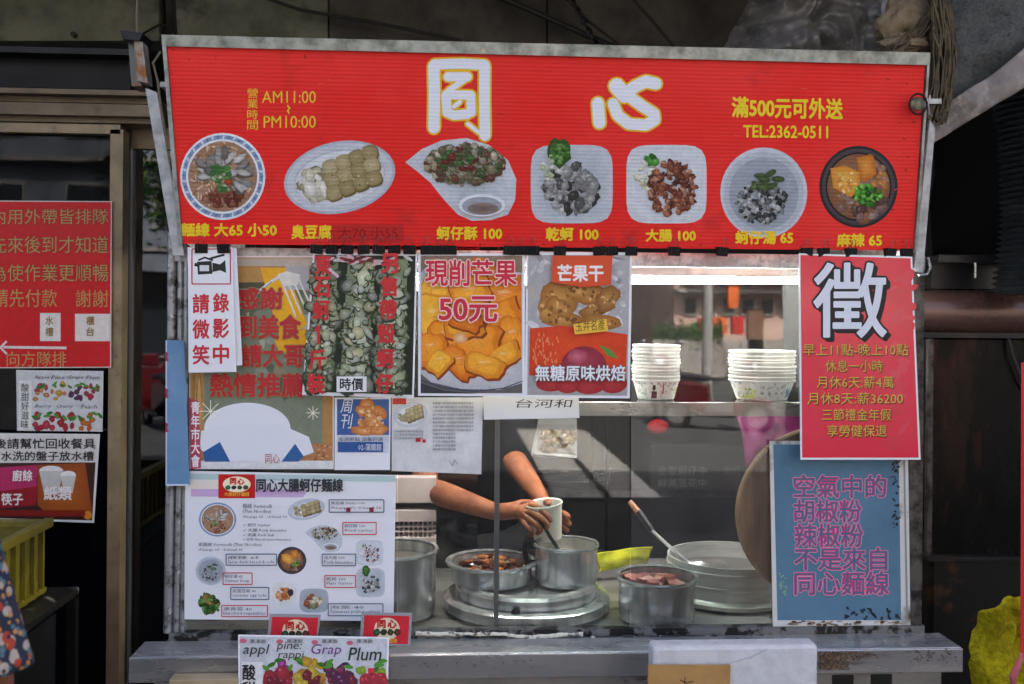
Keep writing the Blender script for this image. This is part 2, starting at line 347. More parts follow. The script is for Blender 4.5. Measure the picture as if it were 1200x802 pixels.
def dish(pr, kind, cx, cy, rx, ry, big=True, seed=1):
    R = random.Random(seed*7+len(kind)); N = (lambda k: k) if big else (lambda k: max(4, k//3))
    X = lambda u: cx+rx*u
    Y = lambda v: cy+ry*v
    if kind == 'noodle':
        pr.ell(cx, cy, rx, ry, '#dfe3e8'); pr.ell(cx, cy, rx*.95, ry*.95, '#7f93ad'); pr.ell(cx, cy, rx*.86, ry*.86, '#e2e4e6')
        if big:
            for k in range(44):
                a = 2*PI*k/44; pr.seg((cx+rx*.87*math.cos(a), cy+ry*.87*math.sin(a)), (cx+rx*.94*math.cos(a+.04), cy+ry*.94*math.sin(a+.04)), 2.4, '#c9d4df' if k % 2 else '#5f7da0')
        pr.ell(cx, cy, rx*.81, ry*.81, '#b3967c', '#9c7a5e')
        for _ in range(N(170)):
            a = rr(R, 0, 2*PI); q = math.sqrt(R.random())*.76; b = rr(R, 0, PI); l = rr(R, .08, .2)
            x, y = q*math.cos(a), q*math.sin(a); dx, dy = l*.5*math.cos(b), l*.5*math.sin(b)
            pr.seg((X(x-dx), Y(y-dy)), (X(x+dx), Y(y+dy)), rx*.035, R.choice(['#cfae8c', '#a67c58', '#8c5f40', '#d9bd9d', '#946a4a']))
        scatter(pr, R, N(34), X(0), Y(.47), rx*.42, ry*.2, rx*.1, ['#7c3f2b', '#9a5a44', '#6d3426', '#b07c68'])
        for k in range(N(34)):
            a = rr(R, -3.2, .7); q = rr(R, .2, .6)
            c = R.choice(['#c9c8c0', '#a9a8a0', '#8f8c84', '#d6d5ce', '#77736c'])
            pr.blob(X(q*math.cos(a)), Y(q*math.sin(a)+.02), rx*.17, ry*.09, '#5e5650', None, rot=a, n=8, jit=.15, rng=R)
            pr.blob(X(q*math.cos(a)), Y(q*math.sin(a)), rx*.17, ry*.075, C(c), mixc(C(c), C('#4a4a48'), .45), rot=a+R.uniform(-.5, .5), n=10, jit=.15, rng=R)
        for k in range(N(26)):
            pr.blob(X(rr(R, -.25, .15)), Y(rr(R, -.22, .3)), rx*.085, ry*.07, R.choice(['#5f9a4c', '#4a7f3a', '#84b86a', '#3f6a34', '#c0cba8']), '#3f6434', n=7, jit=.3, rng=R)
        pr.blob(X(.14), Y(.12), rx*.1, ry*.07, '#c9552a', '#7a2a15', rng=R)
    elif kind == 'tofu':
        pr.ell(cx, cy, rx, ry, '#aeb6c0', rot=-.2); pr.ell(cx, cy, rx*.95, ry*.93, '#c3c8cd', rot=-.2); pr.ell(cx, cy, rx*.82, ry*.78, '#b6bdc6', rot=-.2); pr.ell(cx, cy+1, rx*.79, ry*.74, '#d3d6d8', rot=-.2)
        scatter(pr, R, N(60), X(-.38), Y(.16), rx*.34, ry*.38, rx*.11, ['#cfc9a8', '#e3dfc6', '#a9a27c', '#8f8860', '#f0edde'], edge=.7)
        for j in (0, 1, 2):
            for k in range(4):
                x = X(-.17+k*.235+j*.035); y = Y(-.30+j*.36-k*.135); w, h = rx*.135, ry*.2; ro = -.32+R.uniform(-.12, .12)
                c = R.choice(['#a8996c', '#b5a77a', '#9a8a5c', '#bcae84'])
                pr.poly(plate_poly(x+1, y+1.5, w*1.1, h*1.12, 3.5, 14, ro), mixc(C(c), C('#3a2c14'), .6)); pr.poly(plate_poly(x, y, w, h, 3.5, 14, ro), mixc(C(c), C('#d9cfa8'), .3), mixc(C(c), C('#6f5f38'), .35))
                if big:
                    for q in range(5): pr.seg((x-w*.7, y-h*.6+q*h*.3), (x+w*.7, y-h*.6+q*h*.3-w*.35), .6, mixc(C(c), C('#6a5a34'), .45))
        scatter(pr, R, N(36), X(.25), Y(-.05), rx*.42, ry*.4, rx*.018, ['#7f6a40', '#a39160', '#d0c6a0'], edge=.8)
    elif kind == 'leaf':
        P0 = [(-1, -.4), (-.7, -.72), (-.35, -.92), (.1, -.98), (.5, -.82), (.85, -.45), (1, 0), (.98, .5), (.85, .85), (.55, .98), (.2, 1), (-.05, .85), (-.3, .5), (-.55, .08), (-.8, -.2)]
        pr.poly([(X(a), Y(b)) for a, b in P0], '#b0b5ba', '#c6cace'); pr.poly([(X(a*.88+.04), Y(b*.88+.02)) for a, b in P0], '#a9b0b6', '#c5cbcf')
        scatter(pr, R, N(330), X(.08), Y(-.36), rx*.7, ry*.46, rx*.06, ['#8f8667', '#b7ad8b', '#6f6a4c', '#57603f', '#a39d86', '#7a4a3c', '#c9c2a8', '#4e6238'], edge=.6)
        scatter(pr, R, N(14), X(.05), Y(-.5), rx*.45, ry*.28, rx*.06, ['#6e2f25', '#3f6b34'], edge=.7)
        pr.ell(X(.38), Y(.62), rx*.42, ry*.27, '#dfe3e7'); pr.ell(X(.38), Y(.64), rx*.36, ry*.22, '#9da3a9'); pr.ell(X(.4), Y(.7), rx*.28, ry*.14, '#6e5a4e', '#8a7a70')
    elif kind == 'plain_oyster':
        pr.poly(plate_poly(cx, cy, rx, ry, 5), '#acb2b7', '#bfc4c8'); pr.poly(plate_poly(cx, cy, rx*.88, ry*.88, 4), '#9fa7ae', '#b9c0c6')
        scatter(pr, R, N(150), X(.02), Y(.12), rx*.68, ry*.6, rx*.12, ['#b9bab6', '#8f908c', '#d8d8d3', '#5f605d', '#a3a49f', '#3f403d'], asp=(.5, .8), edge=.55)
        pr.blob(X(-.3), Y(-.8), rx*.28, ry*.36, '#4d7b33', '#2e4f20', jit=.18, n=16, rng=R); scatter(pr, R, N(26), X(-.3), Y(-.78), rx*.22, ry*.26, rx*.05, ['#5d9440', '#2f5a20', '#79a857'])
        scatter(pr, R, N(20), X(-.55), Y(-.4), rx*.18, ry*.35, rx*.05, ['#d9dcc8', '#b3bf9a'], edge=.9)
    elif kind == 'liver':
        pr.poly(plate_poly(cx, cy, rx, ry, 5), '#bcc0c3', '#cfd2d4'); pr.poly(plate_poly(cx, cy, rx*.86, ry*.86, 4), '#b9bfc4', '#d0d5d9')
        scatter(pr, R, N(22), X(-.5), Y(-.25), rx*.28, ry*.45, rx*.09, ['#d9d8bf', '#c2c6a0', '#e6e6d8'], edge=.9)
        scatter(pr, R, N(230), X(.14), Y(.1), rx*.6, ry*.68, rx*.075, ['#7a3f2c', '#9c5a40', '#5b2a1e', '#b9785a', '#c9967a', '#8d4a34'], asp=(.4, .9), edge=.55)
        scatter(pr, R, N(14), X(-.4), Y(-.62), rx*.14, ry*.12, rx*.07, ['#3c8a2e', '#2a6a20', '#5aa846'])
    elif kind == 'soup':
        pr.ell(cx, cy, rx, ry, '#c5c9ce'); pr.ell(cx, cy+ry*.02, rx*.93, ry*.93, '#a2a9b0', '#b4bac0'); pr.ell(cx, cy+ry*.02, rx*.8, ry*.8, '#8f979e', '#9ba3aa')
        scatter(pr, R, N(230), X(-.05), Y(.2), rx*.56, ry*.46, rx*.06, ['#3f4242', '#8a8d8c', '#b9bbb9', '#2b2d2d', '#6b6e6d', '#d0d1cf'], edge=.6)
        for k in range(N(9)): pr.blob(X(rr(R, -.2, .35)), Y(rr(R, -.45, -.12)), rx*.17, ry*.07, R.choice(['#5f7444', '#4b5f38', '#7a8a5a']), '#39482a', rot=rr(R, -.6, .6), n=8, rng=R)
    elif kind == 'spicy':
        pr.ell(cx, cy, rx, ry, '#2e2a2c'); pr.ell(cx, cy, rx*.93, ry*.93, '#4b4446'); pr.ell(cx, cy, rx*.84, ry*.84, '#1f1a1a'); pr.ell(cx, cy, rx*.8, ry*.8, '#a97e58', '#7e5539')
        scatter(pr, R, N(40), X(.1), Y(.35), rx*.6, ry*.4, rx*.13, ['#8a6a62', '#6d4f4a', '#a58a80', '#5b3f38', '#9a6a40'], edge=.65)
        scatter(pr, R, N(20), X(.5), Y(-.1), rx*.2, ry*.5, rx*.1, ['#8c6558', '#b08468', '#c98a4a'], edge=.7)
        pr.poly([(X(a), Y(b)) for a, b in ((-.05, -.7), (.3, -.8), (.38, -.75), (.45, -.3), (.1, -.1), (0, -.3))], '#e39b45', '#b86a22')
        pr.poly([(X(a), Y(b)) for a, b in ((-.72, -.45), (-.35, -.52), (.02, -.35), (.05, .1), (-.2, .25), (-.65, .02))], '#efb754', '#cf8630')
        scatter(pr, R, N(16), X(-.3), Y(-.12), rx*.28, ry*.25, rx*.05, ['#f5cd7a', '#d6913a'], edge=.85)
        scatter(pr, R, N(60), X(.2), Y(.22), rx*.34, ry*.26, rx*.055, ['#4fae30', '#2f7d1c', '#86cf55', '#1e5a14'], edge=.7)
    elif kind == 'greens':
        scatter(pr, R, 60, cx, cy, rx*.75, ry*.7, rx*.26, ['#2f6a24', '#4b8a35', '#1f4a18', '#6aa04a', '#8a7a3a'], asp=(.35, .7), edge=.6)
        scatter(pr, R, 8, cx, cy-ry*.2, rx*.4, ry*.4, rx*.12, ['#8a5a35', '#b58a55'])
    elif kind == 'egg':
        pr.poly(plate_poly(cx, cy, rx, ry, 3), '#cfd1cc', '#e0e1dc'); scatter(pr, R, 24, X(-.1), Y(0), rx*.45, ry*.45, rx*.2, ['#d98a4a', '#b8642f', '#e9b07a'], edge=.7)
        pr.blob(X(.5), Y(-.1), rx*.25, ry*.3, '#2e3038', '#4a3a3a', rng=R)
    elif kind == 'cabbage':
        pr.poly(plate_poly(cx, cy, rx, ry, 4), '#8f999c', '#aab3b6'); scatter(pr, R, 30, X(0), Y(.1), rx*.55, ry*.5, rx*.17, ['#c9bda0', '#e0d6bd', '#a05a40', '#8a9a6a'], edge=.7)
def logo(pr, x0, y0, x1, y1):
    w, h = x1-x0, y1-y0; X = lambda u: x0+w*u; Y = lambda v: y0+h*v
    pr.ell(X(.5), Y(.42), w*.38, h*.33, '#f2e6c2', n=28)
    pr.text('同', X(.32), Y(.16), X(.48), Y(.42), '#c8201c', bold=.05); pr.text('心', X(.52), Y(.18), X(.7), Y(.42), '#c8201c', bold=.05)
    R = random.Random(5)
    for k in range(4): pr.blob(X(.26+.16*k), Y(.55), w*.07, h*.09, ['#2f8a6a', '#3a3a3a', '#4a5a3a', '#7a5a3a'][k], '#222222', rng=R)
    pr.text('大腸蚵仔麵線', X(.16), Y(.74), X(.84), Y(.92), '#f3c83a', bold=.02, res=1)
# ================================================================ the setting
concrete = mat('mossy_concrete', '#6a6c5c', .9, col2='#484c3e', scale=4, detail=10, dirt_or_glint='#2e3124', dscale=9, dthr=(.52, .72), bump=.004, bscale=25)
concrete_d = mat('dim_concrete', '#4b4740', .9, col2='#38352f', scale=4, detail=10, dirt_or_glint='#24211c', dscale=7, dthr=(.5, .75), bump=.004, bscale=25)
asphalt = mat('asphalt', '#3e3f40', .9, col2='#333435', scale=3, bump=.003, bscale=120)
paving = mat('paving', '#5a5751', .8, col2='#46433e', scale=6, bump=.002, bscale=50)
g = MB(); g.add([(-200, -200, -.12), (200, -200, -.12), (200, 200, -.12), (-200, 200, -.12)], [(0, 1, 2, 3)]); tag(g.build('road', asphalt), kind='structure')
tag(MB().box((0, 1, -.06), (30, 9.6, .12)).build('pavement', paving), kind='structure')
tag(MB().box((0, -28.2, -.04), (120, 5, .16)).build('far_pavement', paving), kind='structure')
zs = MB(); white_paint = mat('road_paint', '#d9d8d2', .7, col2='#b3b1aa', scale=8)
a0 = refl(664, 584, 12); 
crossing = thing('zebra_crossing', 'white painted stripes of the crossing seen mirrored in the stall glass', 'crossing', (a0.x, -9, -.115))
for k in range(2):
    x = refl(668, 540, 12).x-.75+k*.55
    MB().add([(x, -12.4, -.114), (x+.47, -12.4, -.114), (x+.47, -6.9, -.114), (x, -6.9, -.114)], [(0, 1, 2, 3)]).build('stripe', white_paint, crossing)
# our own building: arcade slab, beam, upper wall, side wall
tile = mat('upper_wall_tile', '#9a938a', .6, col2='#857e75', scale=8)
b = thing('shop_building', 'concrete building over the arcade with a mossy panelled beam above the stall', 'building', (0, 3, 0))
MB().box((0, 4.2, 6.7), (26, 9.6, 7.2)).build('upper_storeys', tile, b)
MB().box((0, 4.25, 3.02), (26, 9.4, .16)).build('slab', concrete_d, b)
MB().box((-8.2, 1.8, 1.5), (.5, .6, 2.88)).build('pillar', concrete, b); MB().box((8.2, 1.8, 1.5), (.5, .6, 2.88)).build('pillar', concrete, b)
BY = .95
pb = vplane(BY)
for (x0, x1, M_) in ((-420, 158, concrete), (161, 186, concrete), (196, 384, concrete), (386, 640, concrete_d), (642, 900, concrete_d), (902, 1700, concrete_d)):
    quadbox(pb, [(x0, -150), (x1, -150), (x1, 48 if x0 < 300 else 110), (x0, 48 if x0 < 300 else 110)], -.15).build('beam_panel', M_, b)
MB().box((0, 4.6, 1.5), (26, .2, 3.0)).build('rear_wall', mat('dark_rear_wall', '#232427', .8, col2='#141517', scale=3), b)
bolt = MB()
for (x, y) in ((88, 42), ): 
    p = on(x, y, BY-.004); bolt.tube([p, p+Vector((0, -.02, 0))], .009, 10)
bolt.build('bolt', dark_metal, b)
# sloping conduits and cables in front of the beam
cab = mat('cable_rubber', '#15130f', .6); k_ = 0
CL = [([(300, -6), (352, 12), (430, 25), (540, 47)], .006, 'thin dark cable running left to right above the shop sign'),
      ([(572, -10), (640, 20), (712, 52), (760, 74)], .010, 'thick black cable slanting down behind the middle of the sign'),
      ([(655, -10), (690, 25), (735, 60)], .005, 'dark cable crossing the thick one above the sign'),
      ([(664, -10), (680, 18), (697, 50), (705, 70)], .007, 'twisted chain hanging steeply above the sign'),
      ([(735, -8), (765, 25), (790, 55), (800, 70)], .006, 'dark cable slanting down nearest the plastic wrap')]
for pts, r, lb in CL:
    pw = [on(x, y, BY-.06-.02*k_) for x, y in pts]; k_ += 1
    if 'chain' in lb:
        rt = thing('chain', lb, 'chain', pw[0]); N_ = 16
        for i in range(N_):
            t = i/(N_-1)*(len(pw)-1); j = min(int(t), len(pw)-2); p = pw[j].lerp(pw[j+1], t-j); d = (pw[j+1]-pw[j]).normalized(); u = Vector((0, 1, 0)) if i % 2 else d.cross(Vector((0, 1, 0)))
            MB().tube([p+d*.016*math.cos(a)+u*.008*math.sin(a) for a in [2*PI*q/10 for q in range(10)]], .0035, 5, closed=True).build('link', dark_metal, rt, True)
    else:
        tag(MB().tube(pw, r, 8).build('cable', cab, None, True), lb, 'cable')
tag(MB().tube([on(161, -10, .86), on(160, 20, .86), on(160.5, 42, .86)], .004, 6).build('wire', mat('pale_wire', '#8f8c80', .5)), 'thin pale wire hanging straight down over the mossy beam', 'wire')
tag(MB().tube([on(198, -10, .8), on(199, 15, .8), on(200, 30, .78), on(196, 42, .75)], .012, 8).tube([on(203, -10, .81), on(204, 18, .8), on(206, 45, .76)], .007, 8).tube([on(200, 30, .78), on(185, 30, .75), on(172, 37, .7), on(164, 42, .66)], .004, 6).build('cable_bundle', cab, None, True), 'black cable bundle hanging at the left end of the sign', 'cable')
# ---------------------------------------------------------------- left shop front
SY = .60
bronze = mat('bronze_aluminium', '#685b46', .42, .45, rvar=.1, col2='#574c3a', scale=9, dirt_or_glint='#3b3226', dscale=11, dthr=(.6, .75))
bronze_p = mat('pale_bronze_frame', '#8a7a5e', .42, .35, rvar=.1, col2='#75674e', scale=9, dirt_or_glint='#453b2b', dscale=15, dthr=(.6, .75))
GLS = glass_mat('shop_glass', .018, '#8e9298', .0, .0004)
sf = thing('shop_facade', 'bronze framed sliding glass doors under a dark lintel left of the stall', 'shop front', (on(60, 800, SY).x, SY, 0))
boxpx(-420, 51, 157, 58, SY-.10, SY+.2).build('lintel_strip', dark_metal, sf)
boxpx(-420, 59, 153, 99, SY-.04, SY+.2).build('lintel', mat('dark_lintel', '#0a0807', .35, .0, rvar=.1, spec=.2, dirt_or_glint='#2b2019', dscale=6), sf)
boxpx(-420, 100, 172, 106, SY-.09, SY+.18).build('ledge', bronze, sf)
boxpx(-420, 107, 176, 116, SY-.05, SY+.18).build('header_rail', bronze, sf)
boxpx(-420, 117, 178, 131, SY-.07, SY+.18).build('header_rail', bronze, sf)
boxpx(-420, 132.5, 180, 139.5, SY-.04, SY+.18).build('header_rail', bronze, sf)
# sliding door, left
boxpx(-420, 141, 141, 152, SY-.035, SY+.02).build('door_frame', bronze_p, sf)
boxpx(126, 152, 141, 960, SY-.035, SY+.02).build('door_frame', bronze_p, sf)
boxpx(142, 141, 149, 960, SY+.03, SY+.1).build('gap_shade', black_pl, sf)  # black strip standing in for the shade in the gap between doors
boxpx(150, 150, 230, 175, SY+.045, SY+.09).build('door_frame', bronze, sf)
boxpx(149.5, 175, 152.5, 960, SY+.04, SY+.09).build('door_frame', mat('grey_edge', '#8a8c8c', .35, .8), sf)
boxpx(-420, 152, 126, 960, SY-.002, SY+.004).build('glass_pane', GLS, sf)
boxpx(152, 175, 560, 960, SY+.06, SY+.066).build('glass_pane', glass_mat('outer_pane_glass', .07, '#8e9298', .0, .0004), sf)
MB().box((-2.5, 2.3, 1.3), (3.6, .1, 2.9)).build('inner_wall', mat('dim_inner_wall', '#2a2b33', .8, col2='#1c1d22', scale=2), sf)
# things faintly seen inside the shop
# ================================================================ the stall
st = thing('food_stall', 'stainless steel street food stall with glass front, shelf and counter', 'stall', (0, 0, 0))
CZ = .825
LX, RX = on(200, 740, 0).x, on(1080, 740, 0).x
# counter
lip_t = onz(150, 765, CZ)
MB().box(((LX+RX)/2, .33, CZ-.02), (RX-LX+.02, .88, .03)).build('countertop', steel_dirty, st, bevel=.002)
LIPX0, LIPX1 = on(152, 770, -.12).x, on(1127, 760, -.12).x
MB().box(((LIPX0+LIPX1)/2, -.066, CZ-.018), (LIPX1-LIPX0, .108, .034)).build('counter_edge_top', steel, st, bevel=.003)
MB().box(((LIPX0+LIPX1)/2, -.124, CZ-.03), (LIPX1-LIPX0, .006, .056)).build('counter_lip', mat('dented_steel', '#aeaca8', .24, .8, rvar=.1, col2='#a9a7a4', scale=3, dirt_or_glint='#4a3020', dscale=6, dthr=(.60, .72), bump=.0009, bscale=6, stretch=(.5, 3, 3)), st, bevel=.002)
lz = CZ-.062
fr = MB().box(((LX+RX)/2+.0, -.045, lz-.37), (RX-LX+.04, .03, .74))
fr.build('front_panel', steel_dirty, st)
for (x, w) in ((988, 26), (1033, 26)):
    p = on(x, 797, -.062); MB().box((p.x, -.0615, lz-.045), (w*.002, .003, .045)).build('vent_slot', black_pl, st, bevel=.001)
MB().box((LX+.01, .4, lz-.4), (.02, .8, .74)).build('side_panel', steel_dirty, st); MB().box((RX-.01, .4, lz-.4), (.02, .8, .74)).build('side_panel', steel_dirty, st)
SPn = vplane(-.1275); t = Print(SPn, start=.0002, step=3e-6); R = random.Random(15)
for k in range(600):
    q = abs(R.gauss(0, 1)); x = 962+q*22+R.uniform(-4, 4); y = 765+R.random()**1.5*20*(1 if q < 1.5 else .4)
    t.blob(x, y, R.uniform(.3, 1.8), R.uniform(.3, 1.3), R.choice(['#5b4531', '#4a3626', '#6b503a', '#3f2f23', '#75604c']), None, R.uniform(0, 3), n=6, jit=.45, rng=R)
for k in range(60): t.blob(R.uniform(1060, 1122), R.uniform(760, 776), R.uniform(.4, 1.5), R.uniform(.3, .9), '#4a4038', None, n=5, jit=.4, rng=R)
for k in range(60): t.blob(R.gauss(560, 60), R.uniform(768, 786), R.uniform(.4, 2.5), R.uniform(.3, .6), '#6e6a66', None, n=5, jit=.4, rng=R)
tag(t.done('rust_stain', st, PRINT2), kind='stuff')
# bottom rail of the glass with a chipped pale sealant bead
MB().box(((LX+RX)/2, .0, CZ+.006), (RX-LX, .03, .022)).build('bottom_rail', mat('grimy_rail', '#6f6f6c', .5, .5, col2='#1c1a17', scale=22, thr=(.5, .56), bump=.002), st)
bead = []; R = random.Random(3)
pts = [on(x, 743+.6*math.sin(x*.05)+R.uniform(-.8, .8)+(4*math.exp(-((x-622)/30)**2)), -.02) for x in range(487, 690, 7)]
MB().tube([Vector((p.x, -.019, p.z)) for p in pts], [.0045+R.uniform(-.0015, .0015) for _ in pts], 7).build('sealant_bead', mat('old_sealant', '#cfcbb8', .6, col2='#4a473c', scale=70, thr=(.5, .6)), st, True)
pts = [on(x, 747+R.uniform(-.8, .8), -.02) for x in range(690, 905, 7)]
MB().tube([Vector((p.x, -.019, p.z)) for p in pts], [.004+R.uniform(-.002, .002) for _ in pts], 6).build('sealant_bead', mat('black_sealant', '#1a1917', .6, col2='#9a978a', scale=60, thr=(.6, .66)), st, True)
# posts
def postpx(x0, x1, yt, yb, Y0, Y1, M_, nm='post'):
    a, bb = on(x0, yb, Y0), on(x1, yb, Y0); t = on((x0+x1)/2, yt, Y0).z
    return MB().box(((a.x+bb.x)/2, (Y0+Y1)/2, (a.z+t)/2), (bb.x-a.x, Y1-Y0, t-a.z)).build(nm, M_, st)
tube_m = mat('scuffed_tube', '#9b9c9c', .4, .7, col2='#4c4b49', scale=28, thr=(.5, .62), dirt_or_glint='#c9c9c4', dscale=40, dthr=(.6, .66), bump=.0012)
for (x, r) in ((197, .011), (207, .008), (214, .007)):
    p = on(x, 741, .005); MB().tube([p, Vector((p.x+.004, p.y, (p.z+1.79)/2)), Vector((p.x+.002, p.y, 1.79))], r, 12).build('post', tube_m, st, True)
postpx(1064, 1080, 296, 742, -.002, .03, mat('grimy_post', '#57544e', .5, .5, col2='#1d1a16', scale=16, thr=(.45, .6), bump=.001))
for x in (LX+.02, RX-.02): MB().box((x, .78, 1.5), (.03, .03, 1.34)).build('rear_post', steel_dirty, st)
# top rail, lamp housing, roof
TZ = on(640, 304, .0).z
MB().box(((LX+RX)/2, .012, TZ+.002), (RX-LX, .028, .034)).build('top_rail', mat('frosty_rail', '#b9bcbc', .4, .5, col2='#8f9392', scale=60, dirt_or_glint='#8d8f8f', bump=.001), st)
MB().box(((LX+RX)/2, .40, TZ+.40), (RX-LX+.06, .84, .012)).build('roof_sheet', galv, st)
MB().box((LX+.02, .4, TZ+.2), (.02, .76, .37)).build('roof_side', grey_paint, st); MB().box((RX-.02, .4, TZ+.2), (.02, .76, .37)).build('roof_side', grey_paint, st)
# glass
GL = glass_mat('stall_glass', .033, '#f0f0ee', .0, .00015, dirt_or_glint=.012)
gp = vplane(.004)
quadbox(gp, [(219, 311), (465, 311), (465, 741), (219, 741)], -.004).build('glass_pane', GL, st)
quadbox(gp, [(466.5, 311), (738, 311), (738, 741), (466.5, 741)], -.004).build('glass_pane', GL, st)
quadbox(gp, [(739.5, 311), (1064, 311), (1064, 741), (739.5, 741)], -.004).build('glass_pane', glass_mat('stall_glass_right', .08, '#f0f0ee', .0, .00012, dirt_or_glint=.05), st)
# shelf with its front edge
sa = on(565, 479, .015); sb = on(1062, 479, .015)
MB().box(((sa.x+sb.x)/2, .017, sa.z), (sb.x-sa.x, .012, .034)).build('shelf_edge', steel, st, bevel=.001)
MB().box(((sa.x+sb.x)/2, .165, sa.z+.013), (sb.x-sa.x, .27, .006)).build('glass_shelf', glass_mat('shelf_glass', .04, '#dfe8e6'), st)
# thin upright mullion seen over the cook's arm
p = on(582, 600, .03); MB().box((p.x, .02, (CZ+sa.z)/2), (.012, .012, sa.z-CZ)).build('mullion', mat('cloudy_strip', '#70757a', .35, .2), st)
# back shelf structures inside
inner = mat('inner_steel', '#6f7276', .4, .8, col2='#3d3f42', scale=6)
# tube light
tl = thing('tube_light', 'white fluorescent tube glowing in its housing above the bowls', 'lamp', (on(838, 328, .09).x, .09, TZ))
boxpx(470, 313, 1022, 323, .27, .36).build('housing', mat('white_housing', '#c4c6c6', .5), tl)
ta, tb = on(470, 328.5, .30), on(1022, 328.5, .30)
MB().tube([ta, tb], .0095, 14).build('tube', mat('lit_tube', '#ffffff', .4, emit=('#fdfbf6', 40.0)), tl, True)
# sign
A, Bc, Cc, Dd = on(196, 48, -.145), on(1086, 68, -.145), on(1070, 293, -.045), on(214, 286, -.045)
SP = Plane(A, Bc, Cc)
sg = thing('shop_sign', 'big red shop sign with white brush characters and seven food photos', 'sign', SP.at(640, 293))
cor = [(196, 54), (1084, 76), (1070, 294), (215, 286)]
quadbox(SP, cor, -.008).build('board', mat('sign_red', '#e3201b', .5, col2='#ec3a33', scale=2.2, thr=(.35, .7), wave=(36, .00032), dirt_or_glint='#a82a26', dscale=8, dthr=(.6, .85), spec=.2), sg)
quadbox(SP, [(190, 41), (1088, 62), (1085, 76.5), (196, 54.5)], -.03, .008).build('top_frame', mat('stained_frame', '#a9ada4', .38, .6, rvar=.12, col2='#6f756c', scale=18, dirt_or_glint='#d8cfae', dscale=9, dthr=(.6, .7), bump=.0008), sg)
quadbox(SP, [(190, 41), (195.5, 54.7), (214.5, 286), (209.5, 286)], -.03, .006).build('side_frame', galv, sg)
quadbox(SP, [(1085.5, 76.5), (1089, 62), (1074, 294), (1070.5, 294)], -.03, .006).build('side_frame', galv, sg)
def brackets(x, y, Y, s=1):
    pass
ST = Plane(on(150, 100, -.03), on(1100, 100, -.03), on(640, 300, -.035))
ar = thing('support_bar', 'worn pale grey flat bar slanting down beside the left end of the sign', 'bar', ST.at(205, 300))
quadbox(ST, [(170, 103), (184, 108), (216, 300), (203, 300)], -.012).build('bar', grey_paint, ar, bevel=.001)
quadbox(ST, [(150, 46), (163, 44), (166, 101), (154, 101)], -.06).build('hinge_bracket', mat('grey_bracket', '#5f625c', .5, .4, dirt_or_glint='#7a4a22', dscale=12, dthr=(.55, .65)), ar)
quadbox(ST, [(160, 50), (170, 52), (176, 100), (164, 97)], -.02, .02).build('rusty_plate', mat('rusty_plate', '#94968f', .5, .3, dirt_or_glint='#80501f', dscale=14, dthr=(.45, .58)), ar)
quadbox(ST, [(146, 40), (172, 43), (168, 52), (148, 50)], -.05, .03).build('hinge', dark_metal, ar)
MB().tube([ST.at(x, y, .01) for x, y in ((190, 62), (181, 75), (186, 95), (190, 125), (196, 160))], .003, 6).build('tie_wire', mat('brown_wire', '#6b6048', .6), ar, True)
ar = thing('support_bar', 'worn grey flat bar along the right end of the sign', 'bar', ST.at(1070, 300))
quadbox(ST, [(1089.5, 140), (1096, 150), (1082, 320), (1071, 318)], -.012, .0).build('bar', grey_paint, ar, bevel=.001)
hk = MB().tube([SP.at(1070+9*math.cos(a_), 122+12*math.sin(a_), .026+.004*math.cos(a_)) for a_ in [2*PI*k/28 for k in range(28)]], .0024, 8, closed=True); hk.build('ring', dark_metal, ar, True)
MB().tube([SP.at(1083, 112, .03), SP.at(1080, 122, .034), SP.at(1082, 134, .03), SP.at(1090, 136, .01)], .0022, 6).build('wire_loop', steel, ar, True)
hk = MB().tube([SP.at(x, y, .02) for x, y in ((1083, 300), (1086, 312), (1082, 320), (1072, 321))], .003, 8); hk.build('hook', steel, ar, True)
oval = MB(); oval.lathe([(0, .003), (.012, .003), (.017, 0), (.0, -.002)], SP.at(1070, 122, .022), 20, Matrix.Rotation(PI/2, 3, 'X')); oval.build('hinge_plate', mat('tarnished', '#6a6a55', .4, .6, dirt_or_glint='#3a2c1c', dscale=40), ar, True)
# lettering
Y1 = '#e8c437'
t = Print(SP, step=3e-5)
t.vtext('營業時間', 296, 103, 153, 12.5, Y1, bold=.0)
t.text('AM11:00', 307, 107, 370, 121, Y1, bold=0); t.text('PM10:00', 309, 136, 370, 150, Y1, bold=0)
t.path([(337, 124), (339.5, 127), (337, 130), (339, 133)], 1.6, Y1)
t.text('滿500元可外送', 858, 114, 987, 137, '#ecd02f', bold=.03, slope=.02); t.text('TEL:2362-0511', 871, 147, 970, 161, '#ecd02f', bold=.02, slope=.012)
for s_, x0, x1, y0, y1 in (('麵線 大65 小50', 212, 324, 262, 277), ('臭豆腐', 342, 388, 264, 280), ('蚵仔酥 100', 512, 588, 266, 281), ('乾蚵 100', 640, 701, 267, 282), ('大腸 100', 757, 815, 269, 283), ('蚵仔湯 65', 862, 929, 271, 286), ('麻辣 65', 981, 1033, 274, 289)):
    t.text(s_, x0, y0, x1, y1, '#f0cc2c', bold=.035, res=2)
t.done('lettering', sg, SIGNP)
t = Print(SP); t.rect(388, 263, 473, 284, '#c02a26'); t.text('大70 小55', 396, 266, 466, 280, '#8a1414', bold=.01); t.done('price_patch', sg, SIGNP)
t = Print(SP, start=.00015, step=4e-6); R = random.Random(66)
for k in range(46):
    x, y = R.uniform(205, 1070), R.uniform(62, 285); t.seg((x, y), (x+R.uniform(-9, 9), y+R.uniform(-2, 2)), R.uniform(.3, .7), R.choice(['#f0625a', '#a8201c', '#c9544e']))
